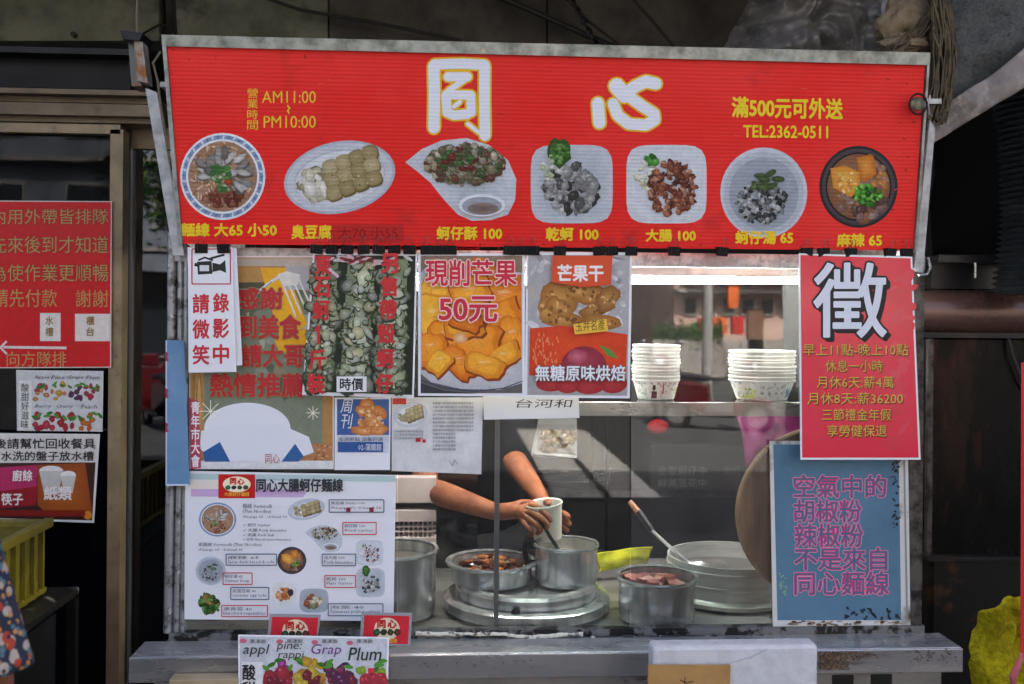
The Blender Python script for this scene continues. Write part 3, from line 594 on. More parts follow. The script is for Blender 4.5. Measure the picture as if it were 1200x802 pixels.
for k in range(70): x, y = R.choice([(R.uniform(200, 1080), 58+R.random()**2*16), (R.uniform(1040, 1078), R.uniform(80, 280)), (R.uniform(216, 1068), 291-R.random()**2*10)]); t.blob(x, y, R.uniform(.5, 2.6), R.uniform(.3, 1.1), R.choice(['#9a2a24', '#7a1f1a', '#b8453c', '#b8342c']), None, R.uniform(0, 3), n=6, jit=.4, rng=R)
tag(t.done('scuff_marks', sg, SIGNP), kind='stuff')
def zc(L_): return [(400+x/2.97, y/2.97) for x, y in L_]
STK = [(zc([(322, 232), (324, 330), (322, 445)]), 13.5), (zc([(325, 225), (420, 222), (498, 226)]), 12), (zc([(499, 230), (498, 340), (500, 472)]), 12.5), (zc([(498, 476), (470, 455), (440, 432)]), 4.5),
       (zc([(372, 268), (438, 268)]), 11), (zc([(428, 278), (372, 318)]), 7), (zc([(364, 332), (368, 392), (392, 402), (438, 398)]), 11), (zc([(368, 330), (450, 332), (452, 392)]), 10.5), (zc([(392, 372), (412, 355)]), 5),
       (zc([(893, 360), (898, 428)]), 14), (zc([(946, 362), (962, 402), (1000, 432), (1060, 436), (1090, 418), (1088, 396), (1050, 372), (1012, 345)]), 13), (zc([(958, 300), (985, 332)]), 18), (zc([(985, 330), (1025, 300), (1060, 284), (1094, 292)]), 14)]
t = Print(SP, start=.0008, step=6e-6)
for q_ in (STK[:9], STK[9:]):
    t = Print(SP, start=.0008, step=6e-6)
    for p_, w in q_: t.path(p_, w+4.2, '#e6b92e')
    for p_, w in q_: t.path(p_, w, '#e3e6ea')
    t.done('brush_character', sg, SIGNP)
for i, (kd, cx, cy, rx, ry) in enumerate((('noodle', 261, 207, 50, 51), ('tofu', 398, 208, 66, 42), ('leaf', 540, 210, 65, 49), ('plain_oyster', 670, 216, 48, 46), ('liver', 781, 216, 47, 46), ('soup', 895, 226, 51, 53), ('spicy', 1006, 219, 46, 48))):
    t = Print(SP); dish(t, kd, cx, cy, rx, ry, True, i+1)
    tag(t.done('food_photo', sg, SIGNPH), ['oyster noodle bowl photo', 'fried tofu and cabbage on an oval plate photo', 'fried oysters on a leaf shaped plate photo', 'plain oysters on a square plate photo', 'braised intestine on a white plate photo', 'oyster soup in a grey bowl photo', 'spicy tofu in a black bowl photo'][i])
# ================================================================ posters hung on the glass
HP = vplane(-.05, -.02, (600, 296))          # hung posters lean a little
GP = vplane(-.004)                            # stuck flat on the glass
white_film = mat('white_film', '#e2e3e4', .32, coat=.15, bump=.0012, bscale=7)
def hung(name, label, cor, cat='poster', P=None, group=None): return sheet(name, label, cat, cor, P or HP, white_film, .0016, group)
# camera notice
P2 = vplane(-.052, -.02, (600, 296)); P1 = vplane(-.046, -.02, (600, 296))
hung('notice_card', 'blank white plastic card just behind the video camera notice', [(224, 291), (277, 291), (284, 428), (228, 434)], 'card', P1)
r_ = hung('camera_notice', 'white hanging notice with video camera icon and red characters', [(220, 290), (272, 290), (277, 436), (221, 437)], 'notice', P2)
t = Print(P2); t.frame(225, 292, 270, 333, 1.4, '#b8222c')
t.poly([(231, 307), (248, 306), (249, 321), (232, 322)], '#1f2422'); t.rect(234, 311, 245, 318, '#cfd4cf'); t.path([(233, 305), (240, 302), (249, 305)], 2.2, '#1f2422'); t.poly([(249, 308), (258, 310), (264, 305), (265, 320), (258, 317), (249, 319)], '#1f2422'); t.path([(247, 303), (258, 300), (262, 299)], 2.6, '#1f2422'); t.seg((228, 310), (232, 311), 4, '#1f2422')
t.done('camera_icon', r_)
t = Print(P2)
for i, ch in enumerate('請微笑'): t.text(ch, 226, 345+i*30, 245, 367+i*30, '#c4303a', bold=.025)
for i, ch in enumerate('錄影中'): t.text(ch, 250, 344+i*30, 268, 366+i*30, '#c4303a', bold=.025)
t.done('lettering', r_)
# thanks poster on the glass
r_ = sheet('thanks_poster', 'large poster with wooden frame print and red thank you characters behind the camera notice', 'poster', [(222, 300), (391, 300), (391, 550), (222, 550)], GP, white_film)
t = Print(GP); R = random.Random(8)
t.rect(223, 302, 390, 549, '#b58b4e'); t.rect(226, 303, 236, 548, '#c79c5c'); t.rect(378, 303, 389, 548, '#ad8248'); t.rect(224, 303, 389, 312, '#b9b2a4'); t.rect(236, 314, 300, 332, '#b98e4e')
for k in range(18): t.seg((R.uniform(224, 238), R.uniform(330, 400)), (R.uniform(224, 238), R.uniform(450, 540)), .7, '#9a713a')
t.rect(239, 331, 378, 530, '#7b826c')
for k in range(60): t.blob(R.uniform(243, 374), R.uniform(336, 470), R.uniform(6, 20), R.uniform(3, 9), R.choice(['#8c9280', '#6a705a', '#a4a896', '#5c6450', '#8a8266']), None, R.uniform(0, 3), rng=R)
t.rect(240, 331, 378, 338, '#54503c'); t.poly([(305, 314), (335, 314), (360, 380), (330, 405)], '#e8ac1e'); t.poly([(320, 395), (362, 385), (362, 408), (328, 415)], '#e3a51c'); t.rect(335, 312, 362, 340, '#a9acab')
t.path([(279, 359), (300, 345), (318, 330), (330, 323)], 3.4, '#d9d9d4'); t.path([(279, 360), (300, 346), (318, 331)], 1.4, '#8a8a84')
for k in range(4): t.seg((330+k*6, 330-k*2.4), (347+k*6, 372-k*4), 2.2, '#dcd7c4')
t.poly([(325, 322), (336, 318), (352, 322), (349, 334), (332, 336)], '#dcd9cb')
t.rect(224, 520, 389, 540, '#b07a4e')
for k in range(160): t.blob(R.uniform(226, 387), R.uniform(521, 540), 2, 1.4, R.choice(['#8a5530', '#c79a6c', '#a3683c']), None, rng=R, n=5)
t.rect(223, 540, 390, 549, '#d9d9d6')
t.done('picture', r_)
t = Print(GP, start=.0022)
t.poly([(266+44*math.cos(a)*1.15+24, 502+30*math.sin(a)) for a in [2*PI*k/40 for k in range(40)]], '#e0e2e4'); t.poly([(236, 505), (262, 498), (330, 498), (362, 512), (368, 530), (340, 541), (250, 541), (234, 525)], '#dddfe2')
t.poly([(238, 530), (258, 518), (270, 541), (240, 541)], '#2f5f94'); t.poly([(330, 541), (346, 520), (356, 535), (350, 541)], '#2f5f94')
for (x, y, r) in ((247, 482, 13), (367, 484, 8)):
    for a in range(4):
        an = a*PI/4; t.seg((x-r*math.cos(an), y-r*math.sin(an)), (x+r*math.cos(an), y+r*math.sin(an)), .9, '#f2efd4')
t.done('cloud_shape', r_)
t = Print(GP, start=.003, step=2e-5); RD = '#b62a2c'
for s_, x0, x1, y0, y1 in (('感謝', 278, 331, 338, 362), ('到美食', 279, 352, 370, 397), ('請大哥', 284, 356, 404, 430), ('熱情推薦', 247, 356, 438, 465)):
    t.text(s_, x0, y0, x1, y1, RD, bold=.03, outline='#7f8a5a', ow=.02)
t.text('同心', 311, 532, 328, 543, '#b04a50', bold=.0)
for (a, b_) in (((283, 530), (283, 530)),): pass
t.done('lettering', r_)
t = Print(GP, start=.0036, step=2e-5); t.poly([(222, 466), (233, 470), (236, 548), (224, 550)], '#b5485a'); t.vtext('青年市大會', 229.5, 470, 548, 10, '#eee6e6', bold=.02); t.done('side_ribbon', r_)
# oyster poster
r_ = hung('oyster_poster', 'hanging poster of three stuffed bags of green oysters with red vertical characters', [(367, 296), (489, 297), (485, 467), (354, 463)])
t = Print(HP); R = random.Random(21); t.poly([(369, 299), (487, 300), (483, 463), (357, 459)], '#232b1e')
for (xt, xb, w) in ((383, 373, 34), (424, 414, 40), (463, 456, 38)):
    t.poly([(xt-w*.4, 304), (xt+w*.4, 304), (xb+w*.4, 460), (max(358, xb-w*.4), 459)], '#7a8660')
    for k in range(230):
        v = math.sqrt(R.random()) if k % 3 else R.random(); yy = 306+v*152; cx = xt+(xb-xt)*v; u = R.uniform(-1, 1)
        ww = w/2*.86; x = cx+u*ww; c = R.choice(['#8f9a6e', '#a9b088', '#c0c3a0', '#6d7a50', '#7f8a74', '#566343', '#a39a66', '#8b8a86', '#b9bda8', '#4a5638'])
        c = mixc(mixc(C(c), C('#d3d6b4'), .25*(1-abs(u))), C('#141c10'), .8*abs(u)**3); s_ = R.choice((2, 3, 4, 5.5, 7.5, 9))*R.uniform(.8, 1.1)
        ro = R.uniform(0, PI); hh = s_*R.uniform(.5, .85); x = min(max(x, 363), 480); yy = min(yy, 453); t.blob(x, yy+1, s_*1.15, hh*1.2, '#33402a', None, ro, n=8, jit=.2, rng=R); t.blob(x, yy, s_, hh, mixc(c, C('#dfe0c4'), .35), mixc(c, C('#4a5638'), .2), ro, n=8, jit=.25, rng=R); t.blob(x-1, yy-1, s_*.35, hh*.3, mixc(c, C('#f2f3e6'), .5), c, ro, n=6, rng=R)
for k in range(26): t.blob(R.uniform(385, 480), R.uniform(301, 309), 6, 2, R.choice(['#8a3038', '#c9a0a0', '#5f2026', '#b9b9b0']), None, R.uniform(-.6, .6), rng=R)
t.seg((383, 312), (397, 325), 3.4, '#cdb8bc')
t.done('picture', r_)
t = Print(HP, start=.0052, step=2e-5); RD = '#c22b2f'
for i, (ch, x) in enumerate(zip('東石蚵1斤裝', (379, 378, 377, 374, 372.5, 371))):
    y = (296, 322, 349, 378, 407, 435)[i]; w = 9.5
    if ch == '1': t.path([(x-3.5, y+9), (x, y+5), (x, y+24)], 3.6, RD)
    else: t.text(ch, x-w, y+3, x+w, y+26, RD, bold=.03)
for i, (ch, x) in enumerate(zip('另售帶殼蚵仔', (457, 456, 455, 453, 452, 451))):
    y = (295, 322, 349, 377, 406, 435)[i]; t.text(ch, x-9.5, y+3, x+9.5, y+25, RD, bold=.035)
t.rect(395, 441, 430, 459, '#e2e2de'); t.text('時價', 399, 443, 426, 457, '#15151a', bold=.02); t.done('lettering', r_)
# mango poster
r_ = hung('fresh_mango_poster', 'hanging poster of fresh orange mango chunks on a white plate', [(490, 297), (615, 297), (615, 465), (490, 464)])
t = Print(HP); R = random.Random(31); t.rect(493, 300, 612, 461, '#5d5a58'); t.rect(493, 300, 612, 330, '#86705c')
t.poly([(493, 320), (510, 303), (612, 320), (612, 449), (585, 457), (540, 456), (505, 448), (493, 438)], '#dcd9d4', '#b4b4b6')
t.path([(494, 446), (520, 455), (555, 459), (590, 455), (612, 447)], 1.2, '#2a3a5a'); t.poly([(493, 449), (520, 458), (560, 461.5), (493, 461)], '#37383c')
ch_ = [(525, 318, 30, 14, 0), (575, 322, 34, 14, 0), (510, 340, 20, 20, .3), (590, 350, 30, 26, 0), (550, 345, 26, 22, .2), (508, 372, 22, 26, .1), (580, 378, 36, 20, -.1), (600, 395, 18, 22, 0), (525, 395, 26, 22, .3), (505, 410, 18, 20, .4), (560, 402, 30, 20, 0), (545, 382, 28, 16, -.2), (590, 418, 26, 13, -.2), (538, 424, 27, 13, .35), (568, 428, 24, 13, .0), (515, 425, 14, 16, .3), (545, 375, 22, 13, .1)]
cl_ = lambda L_: [(min(max(px, 494), 611), max(py, 302)) for px, py in L_]
for (x, y, a, b_, ro) in ch_:
    c = R.choice(['#eda024', '#e88a14', '#f0b02e', '#e07a10', '#ee9a20']); jt = [R.uniform(.86, 1.1) for _ in range(20)]
    base = plate_poly(0, 0, a*R.uniform(.8, 1.05), b_*R.uniform(.85, 1.15), 5, 20, ro+R.uniform(-.55, .55)); P_ = lambda k, dx, dy: cl_([(x+px*k*jt[i]+dx, y+py*k*jt[i]+dy) for i, (px, py) in enumerate(base)])
    t.poly(P_(1.07, 1, 2), '#8a3c0a'); t.poly(P_(1, 0, 0), c, mixc(C(c), C('#c45a0a'), .55)); t.poly(P_(.78, -a*.06, -b_*.12), mixc(C(c), C('#ffc04a'), .45), c)
    t.poly([(x-a*.5, y-b_*.35), (x+a*.2, y-b_*.5), (x+a*.5, y-b_*.28), (x, y-b_*.15), (x-a*.3, y-b_*.1)], mixc(C(c), C('#ffdf9a'), .55), c)
    for k in range(5): t.seg((x+R.uniform(-a, a)*.6, y+R.uniform(-.5, .5)*b_), (x+R.uniform(-a, a)*.6, y+R.uniform(-.5, .5)*b_), .5, mixc(C(c), C('#d06a10'), .5))
t.blob(540, 396, 9, 7, '#e6c7a0', '#d98a3a', rng=R); t.done('picture', r_)
t = Print(HP, start=.0015, step=2e-5)
t.text('現削芒果', 499, 305, 605, 335, '#c8243c', bold=.02, outline='#f0c8bc', ow=.035); t.text('50元', 515, 348, 582, 377, '#c8243c', bold=.02, outline='#f0c8bc', ow=.035); t.done('lettering', r_)
# dried mango poster
r_ = hung('dried_mango_poster', 'hanging poster of a dried mango packet with orange tag', [(617, 296), (741, 296), (738, 467), (615, 466)])
t = Print(HP, start=.0006); R = random.Random(41); t.poly([(619, 299), (738, 299), (735, 464), (618, 463)], '#a9a7a4')
for k in range(120): t.blob(R.uniform(622, 732), R.uniform(302, 385), R.uniform(2, 9), R.uniform(1, 4), R.choice(['#bdbbb8', '#8f8c8a', '#cfcfcf', '#9c9894', '#b3a99c']), None, R.uniform(0, 3), n=7, rng=R)
for (x, y, a, b_, ro) in ((655, 350, 22, 20, .2), (690, 345, 22, 12, .1), (700, 362, 22, 9, -.3), (660, 375, 26, 10, .1), (705, 378, 24, 8, 0), (678, 340, 16, 10, 0), (640, 362, 9, 14, .2), (712, 350, 12, 16, .5), (655, 360, 18, 10, .5)):
    c = R.choice(['#b97a2e', '#a06a2c', '#c98c3c', '#94602c'])
    t.poly([(x+(px-x)+R.uniform(-2, 2), py+R.uniform(-1.6, 1.6)) for px, py in plate_poly(x, y, a, b_, 2.4, 14, ro)], mixc(C(c), C('#dcae6a'), .3), mixc(C(c), C('#5c3414'), .5))
    scatter(t, R, 10, x, y, a*.7, b_*.6, 2.2, ['#d9a560', '#8a5824', '#7a4a20'], edge=.9)
t.poly([(621, 385), (660, 382), (735, 392), (733, 445), (620, 442)], '#d9481a', '#cf3c16'); t.poly([(619, 440), (734, 445), (733, 462), (619, 461)], '#a3a19e', '#8c8a88')
for k in range(60): t.blob(R.uniform(624, 655), R.uniform(392, 428), 2.4, .9, '#e07a50', None, 1.5, rng=R, n=6)
t.ell(684, 430, 27, 24, '#a33a4c', '#8a2436'); t.blob(676, 418, 12, 9, '#c26a7c', '#a33a4c', rng=R)
for (x, y, a, b_) in ((645, 450, 17, 9), (718, 449, 17, 12), (690, 453, 18, 9), (665, 452, 14, 9)): t.ell(x, y, a, b_, '#b8363a', '#9a2028')
t.poly([(702, 404), (716, 410), (725, 421), (712, 417)], '#5a8a3c', '#4a7a34')
t.done('picture', r_)
t = Print(HP, start=.002, step=2e-5)
t.poly([(647, 300), (717, 300), (715, 334), (682, 337), (646, 331)], '#d9532a', '#d14a22'); t.text('芒果干', 653, 311, 706, 330, '#efe6de', bold=.03)
t.poly([(671, 380), (710, 374), (712, 388), (673, 392)], '#e3b63a'); t.text('玉井名產', 674, 377, 708, 389, '#3a2a14', bold=.01, slope=-.08)
t.text('無糖原味烘焙', 627, 428, 732, 446, '#e6e6e6', bold=.015, outline='#6a6668', ow=.035); t.done('lettering', r_)
# hiring poster
P3 = vplane(-.056, -.02, (600, 296))
r_ = sheet('hiring_poster', 'glossy red hiring poster with one huge white character and gold lines', 'poster', [(936, 297), (1069, 301), (1079, 539), (938, 539)], P3, white_film)
t = Print(P3); t.poly([(938, 299), (1067, 303), (1076.5, 536.5), (940, 536.5)], '#d81c3a')
R = random.Random(4)
for k in range(26): t.blob(R.uniform(1042, 1068), R.uniform(320, 525), R.uniform(3, 9), R.uniform(4, 14), R.choice(['#d8344a', '#d22b42', '#d02439']), None, R.uniform(0, 2), n=8, rng=R)  # lighter red blobs paint crinkle highlights down the right side
t.done('picture', r_, mat('gloss_red_print', '#ffffff', .22, attr=True, coat=.4, bump=.003, bscale=5))
t = Print(P3, start=.001, step=2e-5)
t.text('徵', 958, 313, 1042, 399, '#17181c', bold=.022); t.text('徵', 954, 309, 1038, 395, '#17181c', bold=.034); t.text('徵', 954, 309, 1038, 395, '#d5d9df', bold=.012)
for s_, x0, x1, y0, y1 in (('早上11點-晚上10點', 941, 1064, 403, 417), ('休息一小時', 967, 1034, 422, 436), ('月休6天:薪4萬', 957, 1047, 441, 455), ('月休8天:薪36200', 946, 1058, 460, 474), ('三節禮金年假', 963, 1044, 479, 493), ('享勞健保退', 969, 1039, 498, 512)):
    t.text(s_, x0+1, y0+1.2, x1+1, y1+1.2, '#3a1210', bold=.012, res=2); t.text(s_, x0, y0, x1, y1, '#d8b04a', bold=.004, res=2)
t.done('lettering', r_)
# blue poster
BP = vplane(-.008)
r_ = sheet('pepper_notice', 'grimy blue notice board with pink outlined characters at lower right of the glass', 'notice', [(902, 517), (1064, 517), (1067, 737), (906, 737)], BP, mat('grimy_white_board', '#c9c9c2', .5, dirt_or_glint='#4f4638', dscale=9, dthr=(.55, .7)), .004)
t = Print(BP, step=2e-5); R = random.Random(77); t.poly([(906, 521), (1053, 521), (1056, 727), (911, 727)], '#587b90'); t.done('blue_field', r_, mat('blue_print', '#ffffff', .4, attr=True, col2='#46677c', scale=5, thr=(.4, .75), dirt_or_glint='#26303a', dscale=17, dthr=(.68, .78), spec=.2))
t = Print(BP, start=.001)
t.poly([(1058, 521), (1060, 521), (1064, 730), (1062, 730)], '#8d8c84')
for k in range(60):
    a = R.random(); x, y = ((1050+R.uniform(-4, 3), R.uniform(525, 620)) if a < .5 else (R.uniform(990, 1054), 722+R.uniform(-9, 4))); t.blob(x, y, R.uniform(1, 4), R.uniform(.6, 2), '#1d2226', None, R.uniform(0, 3), n=6, jit=.4, rng=R)
for k in range(40): t.blob(R.uniform(912, 1058), 730+R.uniform(-2, 3), R.uniform(1, 5), R.uniform(.5, 1.6), R.choice(['#6a5232', '#3a2c1c', '#8a7a5a']), None, n=6, jit=.4, rng=R)
for k in range(24): t.blob(913+R.uniform(0, 9), R.uniform(672, 700), 1.6, .8, R.choice(['#6f9a7a', '#8ab08a']), None, R.uniform(0, 3), n=5, rng=R)
tag(t.done('grime', r_), kind='stuff')
t = Print(BP, start=.0016, step=2e-5)
for s_, x0, x1, y0, y1 in (('空氣中的', 930, 1038, 557, 583), ('胡椒粉', 930, 1009, 586, 612), ('辣椒粉', 931, 1011, 614, 641), ('不是來自', 931, 1039, 642, 668), ('同心麵線', 931, 1041, 670, 697)):
    t.text(s_, x0, y0, x1, y1, '#c23a6a', bold=.03, outline='#caa6bd', ow=.018, res=2); t._text(s_, x0, y0, x1, y1, '#3f6484', 0, 0, 0, 0, 0, 2); t.ends[-1] = (len(t.mb.v), len(t.mb.f))
t.done('lettering', r_)
# brochure and letter sheet
r_ = sheet('leaflet', 'paper leaflet with blue panel and fried chicken picture below the oyster poster', 'leaflet', [(392, 466), (458, 466), (457, 551), (392, 551)], GP, white_film)
t = Print(GP); t.rect(395, 468, 456, 531, '#3f5f96'); R = random.Random(6)
t.rect(395, 510, 456, 531, '#c9cbd0'); 
for (x, y, a, b_, ro) in ((430, 476, 9, 9, 0), (438, 484, 16, 9, .2), (436, 494, 10, 14, 0), (428, 505, 18, 6, .05), (444, 504, 12, 6, -.1), (424, 482, 8, 5, .4)):
    t.blob(x, y, a, b_, '#e0a468', '#b8692c', ro, 14, .15, R)
scatter(t, R, 50, 435, 492, 16, 15, 2.5, ['#d98f4c', '#f0c894', '#c27a38'], edge=.85)
t.rect(396, 518, 449, 530, '#2f5590'); t.done('picture', r_)
t = Print(GP, start=.0012, step=2e-5); t.text('周', 399, 468, 414, 484, '#dfe4ea', bold=.01, shear=.2); t.text('刊', 400, 485, 414, 502, '#dfe4ea', bold=.01, shear=.2); t.text('澎湃鮮點 溫馨好讓', 397, 512, 449, 517, '#3a4a6a', bold=0, res=1); t.text('02-蒲鐵館', 420, 520, 447, 528, '#dfe4ea', res=1); t.done('lettering', r_)
r_ = sheet('letter_sheet', 'crinkled white sheet with a small food photo and columns of small print', 'paper', [(459, 466), (566, 466), (564, 556), (459, 552)], GP, mat('crinkled_paper', '#d3d3d0', .55, bump=.004, bscale=14, col2='#c3c3bf', scale=18))
t = Print(GP); dish(t, 'tofu', 481, 486, 20, 14, False, 9); t.rect(460, 467, 476, 474, '#b83a34'); t.rect(487, 513, 493, 518, '#b8222a'); t.rect(495, 515, 499, 519, '#b8222a'); t.done('picture', r_)
t = Print(GP, start=.001, step=2e-5); R = random.Random(2)
W_ = '蚵仔麵線大腸臭豆腐本店採用新鮮食材每日現煮歡迎外帶外送請先付款謝謝光臨小吃推薦手工滷味'
for k in range(13):
    n = 16 if k < 8 else 9; y = 471+k*4.5; t.text(''.join(R.choice(W_) for _ in range(n)), 507, y, 507+n*3, y+3.0, '#5a5a60', bold=0, res=1)
for k in range(3): t.text(''.join(R.choice(W_) for _ in range(11)), 462, 504+k*4, 496, 507+k*4, '#6a6a70', bold=0, res=1)
t.path([(527, 540), (530, 546), (533, 539), (536, 544)], .7, '#7a7a80')
t.done('lettering', r_)
r_ = sheet('paper_strip', 'narrow white paper strip with black handwriting under the dried mango poster', 'paper', [(566, 463), (678, 463), (679, 490), (567, 492)], vplane(-.012), mat('strip_paper', '#d6d6d2', .6))
t = Print(vplane(-.012), step=2e-5); t.text('台河和', 605, 468, 671, 478, '#26262a', bold=.0, shear=.1); t.done('handwriting', r_)
# menu
r_ = sheet('menu_board', 'white photo menu with dish pictures and boxed prices at lower left of the glass', 'menu', [(217, 552), (464, 557), (461, 728), (216, 726)], GP, white_film)
t = Print(GP); t.poly([(222, 555), (464, 558), (464, 565), (222, 562)], '#b3c9c4'); t.rect(224, 563, 262, 573, '#e3dacb'); t.poly([(224, 573), (355, 574), (359, 578), (355, 583), (224, 582)], '#c8a9cc'); t.done('banner', r_)
t = Print(GP, start=.0008); t.rect(256, 556, 299, 584, '#c41f1e'); logo(t, 256, 556, 299, 584); t.done('logo', r_)
for i, (kd, cx, cy, rx, ry) in enumerate((('noodle', 255, 609, 23, 21), ('tofu', 359, 597, 22, 12), ('leaf', 379, 631, 22, 16), ('spicy', 342, 657, 17, 16), ('liver', 433, 648, 16, 15), ('plain_oyster', 434, 683, 17, 17), ('soup', 247, 669, 18, 17), ('greens', 245, 707, 15, 14), ('egg', 333, 696, 15, 14), ('cabbage', 368, 704, 17, 14))):
    t = Print(GP); dish(t, kd, cx, cy, rx, ry, False, 20+i); t.done('food_photo', r_)
t = Print(GP, start=.0009, step=2e-5); K = '#3a3c44'
t.text('同心大腸蚵仔麵線', 301, 561, 402, 576, '#33343a', bold=.03)
for s_, x0, x1, y0, y1 in (('麵線 Vermicelli', 285, 319, 590, 595.5), ('(Thin Noodles)', 285, 318, 597, 602), ('大Large 65   小Small 50', 285, 337, 603.5, 607.5), ('✓ 蚵仔 Oyster', 285, 317, 613, 617.5), ('✓ 大腸 Pork Intestine', 285, 336, 619, 623), ('✓ 肉羹 Pork ball', 285, 321, 624.5, 628.5), ('✓ 綜合 Mixed(Oyster+Intestine)', 285, 341, 630, 634), ('素麵線 Vermicelli (Thin Noodles)', 233, 307, 635.5, 640.5), ('大Large 60  小Small 45', 233, 285, 642, 646)):
    t.text(s_, x0, y0, x1, y1, K, bold=.01, res=1)
for (x0, y0, x1, y1, cl, a_, b_) in ((386, 585.5, 450, 600, 0, '臭豆腐 Stinky tofu', '大Large 70 小Small 55'), (402, 612, 441, 626, 1, '蚵仔酥 100', 'fried oyster'), (265.5, 649, 324.5, 662, 0, '麻辣 65', 'Spicy duck blood & tofu'), (378, 649, 417, 662.5, 0, '滷大腸 100', 'Pork Intestine'), (262, 671, 296, 684.5, 1, '蚵仔湯 65', 'Oyster Soup'), (381, 674, 417, 688, 1, '乾蚵 100', 'Plain Oyster'), (271, 688, 315.5, 702, 0, '皮蛋豆腐 40', 'century egg tofu'), (260.5, 709, 314, 722, 1, '燙青菜 40', 'blanched vegetables'), (385, 707, 449, 721, 0, '泡菜 40', 'Taiwanese pickled cabbage')):
    t.frame(x0, y0, x1, y1, 1.1, '#3f5670' if cl == 0 else '#c0343c')
    w = x1-x0; t.text(a_, x0+2, y0+2.0, x0+2+min(w-4, w*.62), y0+6, K, bold=.01, res=1); t.text(b_, x0+2, y0+7.4, x1-3, y0+11.6, K, bold=.005, res=1)
t.rect(406, 594.5, 411, 599.3, '#8a1c2c'); t.rect(433, 594.5, 438, 599.3, '#8a1c2c')
t.done('lettering', r_)
# blue tape sheet on left post
r_ = sheet('blue_banner', 'faded blue plastic strip with white edge wrapped on the left post', 'banner', [(194, 399), (216, 399), (222, 569), (194, 569)], vplane(-.02), mat('faded_blue', '#5a84a6', .4, col2='#7898b4', scale=4, bump=.004, bscale=5, coat=.2), .003)
t = Print(vplane(-.02), step=2e-5)
t.seg((195, 399), (195, 568), 1.6, '#b9c6d0'); t.seg((195, 568.5), (221, 568.5), 2, '#c9d2d8')
for y in (412, 455, 495): t.poly([(194, y), (197.5, y+2), (195, y+6), (198, y+11), (194, y+12)], '#a8344c')
t.done('lettering', r_)
# ---------------------------------------------------------------- binder clips
def make_clip(label, grp):
    r = thing('binder_clip', label, 'clip', (0, 0, 0), grp)
    w, h, d = .0145, .0105, .007
    MB().hexa([(-w, -.0015, -h), (w, -.0015, -h), (w, -d, h), (-w, -d, h)], [(-w, .0015, -h), (w, .0015, -h), (w, d, h), (-w, d, h)]).build('spring_body', black_pl, r)
    for s in (-1, 1):
        MB().tube([(-.008, s*.001, -h*.7), (-.009, s*.009, h*.9), (-.004, s*.013, h*1.8), (-.005, s*.014, h*2.6), (0, s*.014, h*3), (.005, s*.014, h*2.6), (.004, s*.013, h*1.8), (.009, s*.009, h*.9), (.008, s*.001, -h*.7)], .0008, 5).build('wire_handle', mat('clip_wire', '#5a5a5c', .35, .9), r, True)
    return r
CLIPS = [(236, 'left clip holding the white video camera notice'), (262, 'right clip holding the white video camera notice'),
 (371, 'first clip from the left on the oyster poster'), (389, 'second clip from the left on the oyster poster'), (407, 'third clip from the left on the oyster poster'), (426, 'middle clip of the seven on the oyster poster'), (444, 'fifth clip from the left on the oyster poster'), (462, 'sixth clip from the left on the oyster poster'), (480, 'last clip at the right corner of the oyster poster'),
 (500, 'first clip from the left on the fresh mango poster'), (514, 'second clip from the left on the fresh mango poster'), (528, 'third clip from the left on the fresh mango poster'), (597, 'clip right of the gap on the fresh mango poster'), (611, 'clip at the right corner of the fresh mango poster'),
 (625, 'clip at the left corner of the dried mango poster'), (656, 'lone clip over the orange tag of the dried mango poster'), (702, 'left of two clips at the right end of the dried mango poster'), (717, 'right of two clips at the right end of the dried mango poster'),
 (740, 'clip where the dried mango poster meets the open window'), (790, 'lone clip above the left bowl stack'), (846, 'lone clip above the gap between the bowl stacks'),
 (945, 'clip at the left corner of the red hiring poster'), (965, 'second clip from the left on the red hiring poster'), (997, 'middle clip of the red hiring poster'), (1043, 'second clip from the right on the red hiring poster'), (1062, 'clip at the right corner of the red hiring poster')]
GRP = 'binder clips along the lower edge of the sign'; proto = None
for i, (x, lb) in enumerate(CLIPS):
    y = 291.5+(x-215)*.006; p = on(x, y, -.053); p.y = -.053
    if proto is None: o = proto = make_clip('small black binder '+lb, GRP); o.location = p
    else: o = copy_thing(proto, p, 'small black binder '+lb, GRP)
    o.rotation_euler.z = random.Random(i).uniform(-.25, .25); o.rotation_euler.y = random.Random(i+50).uniform(-.08, .08)
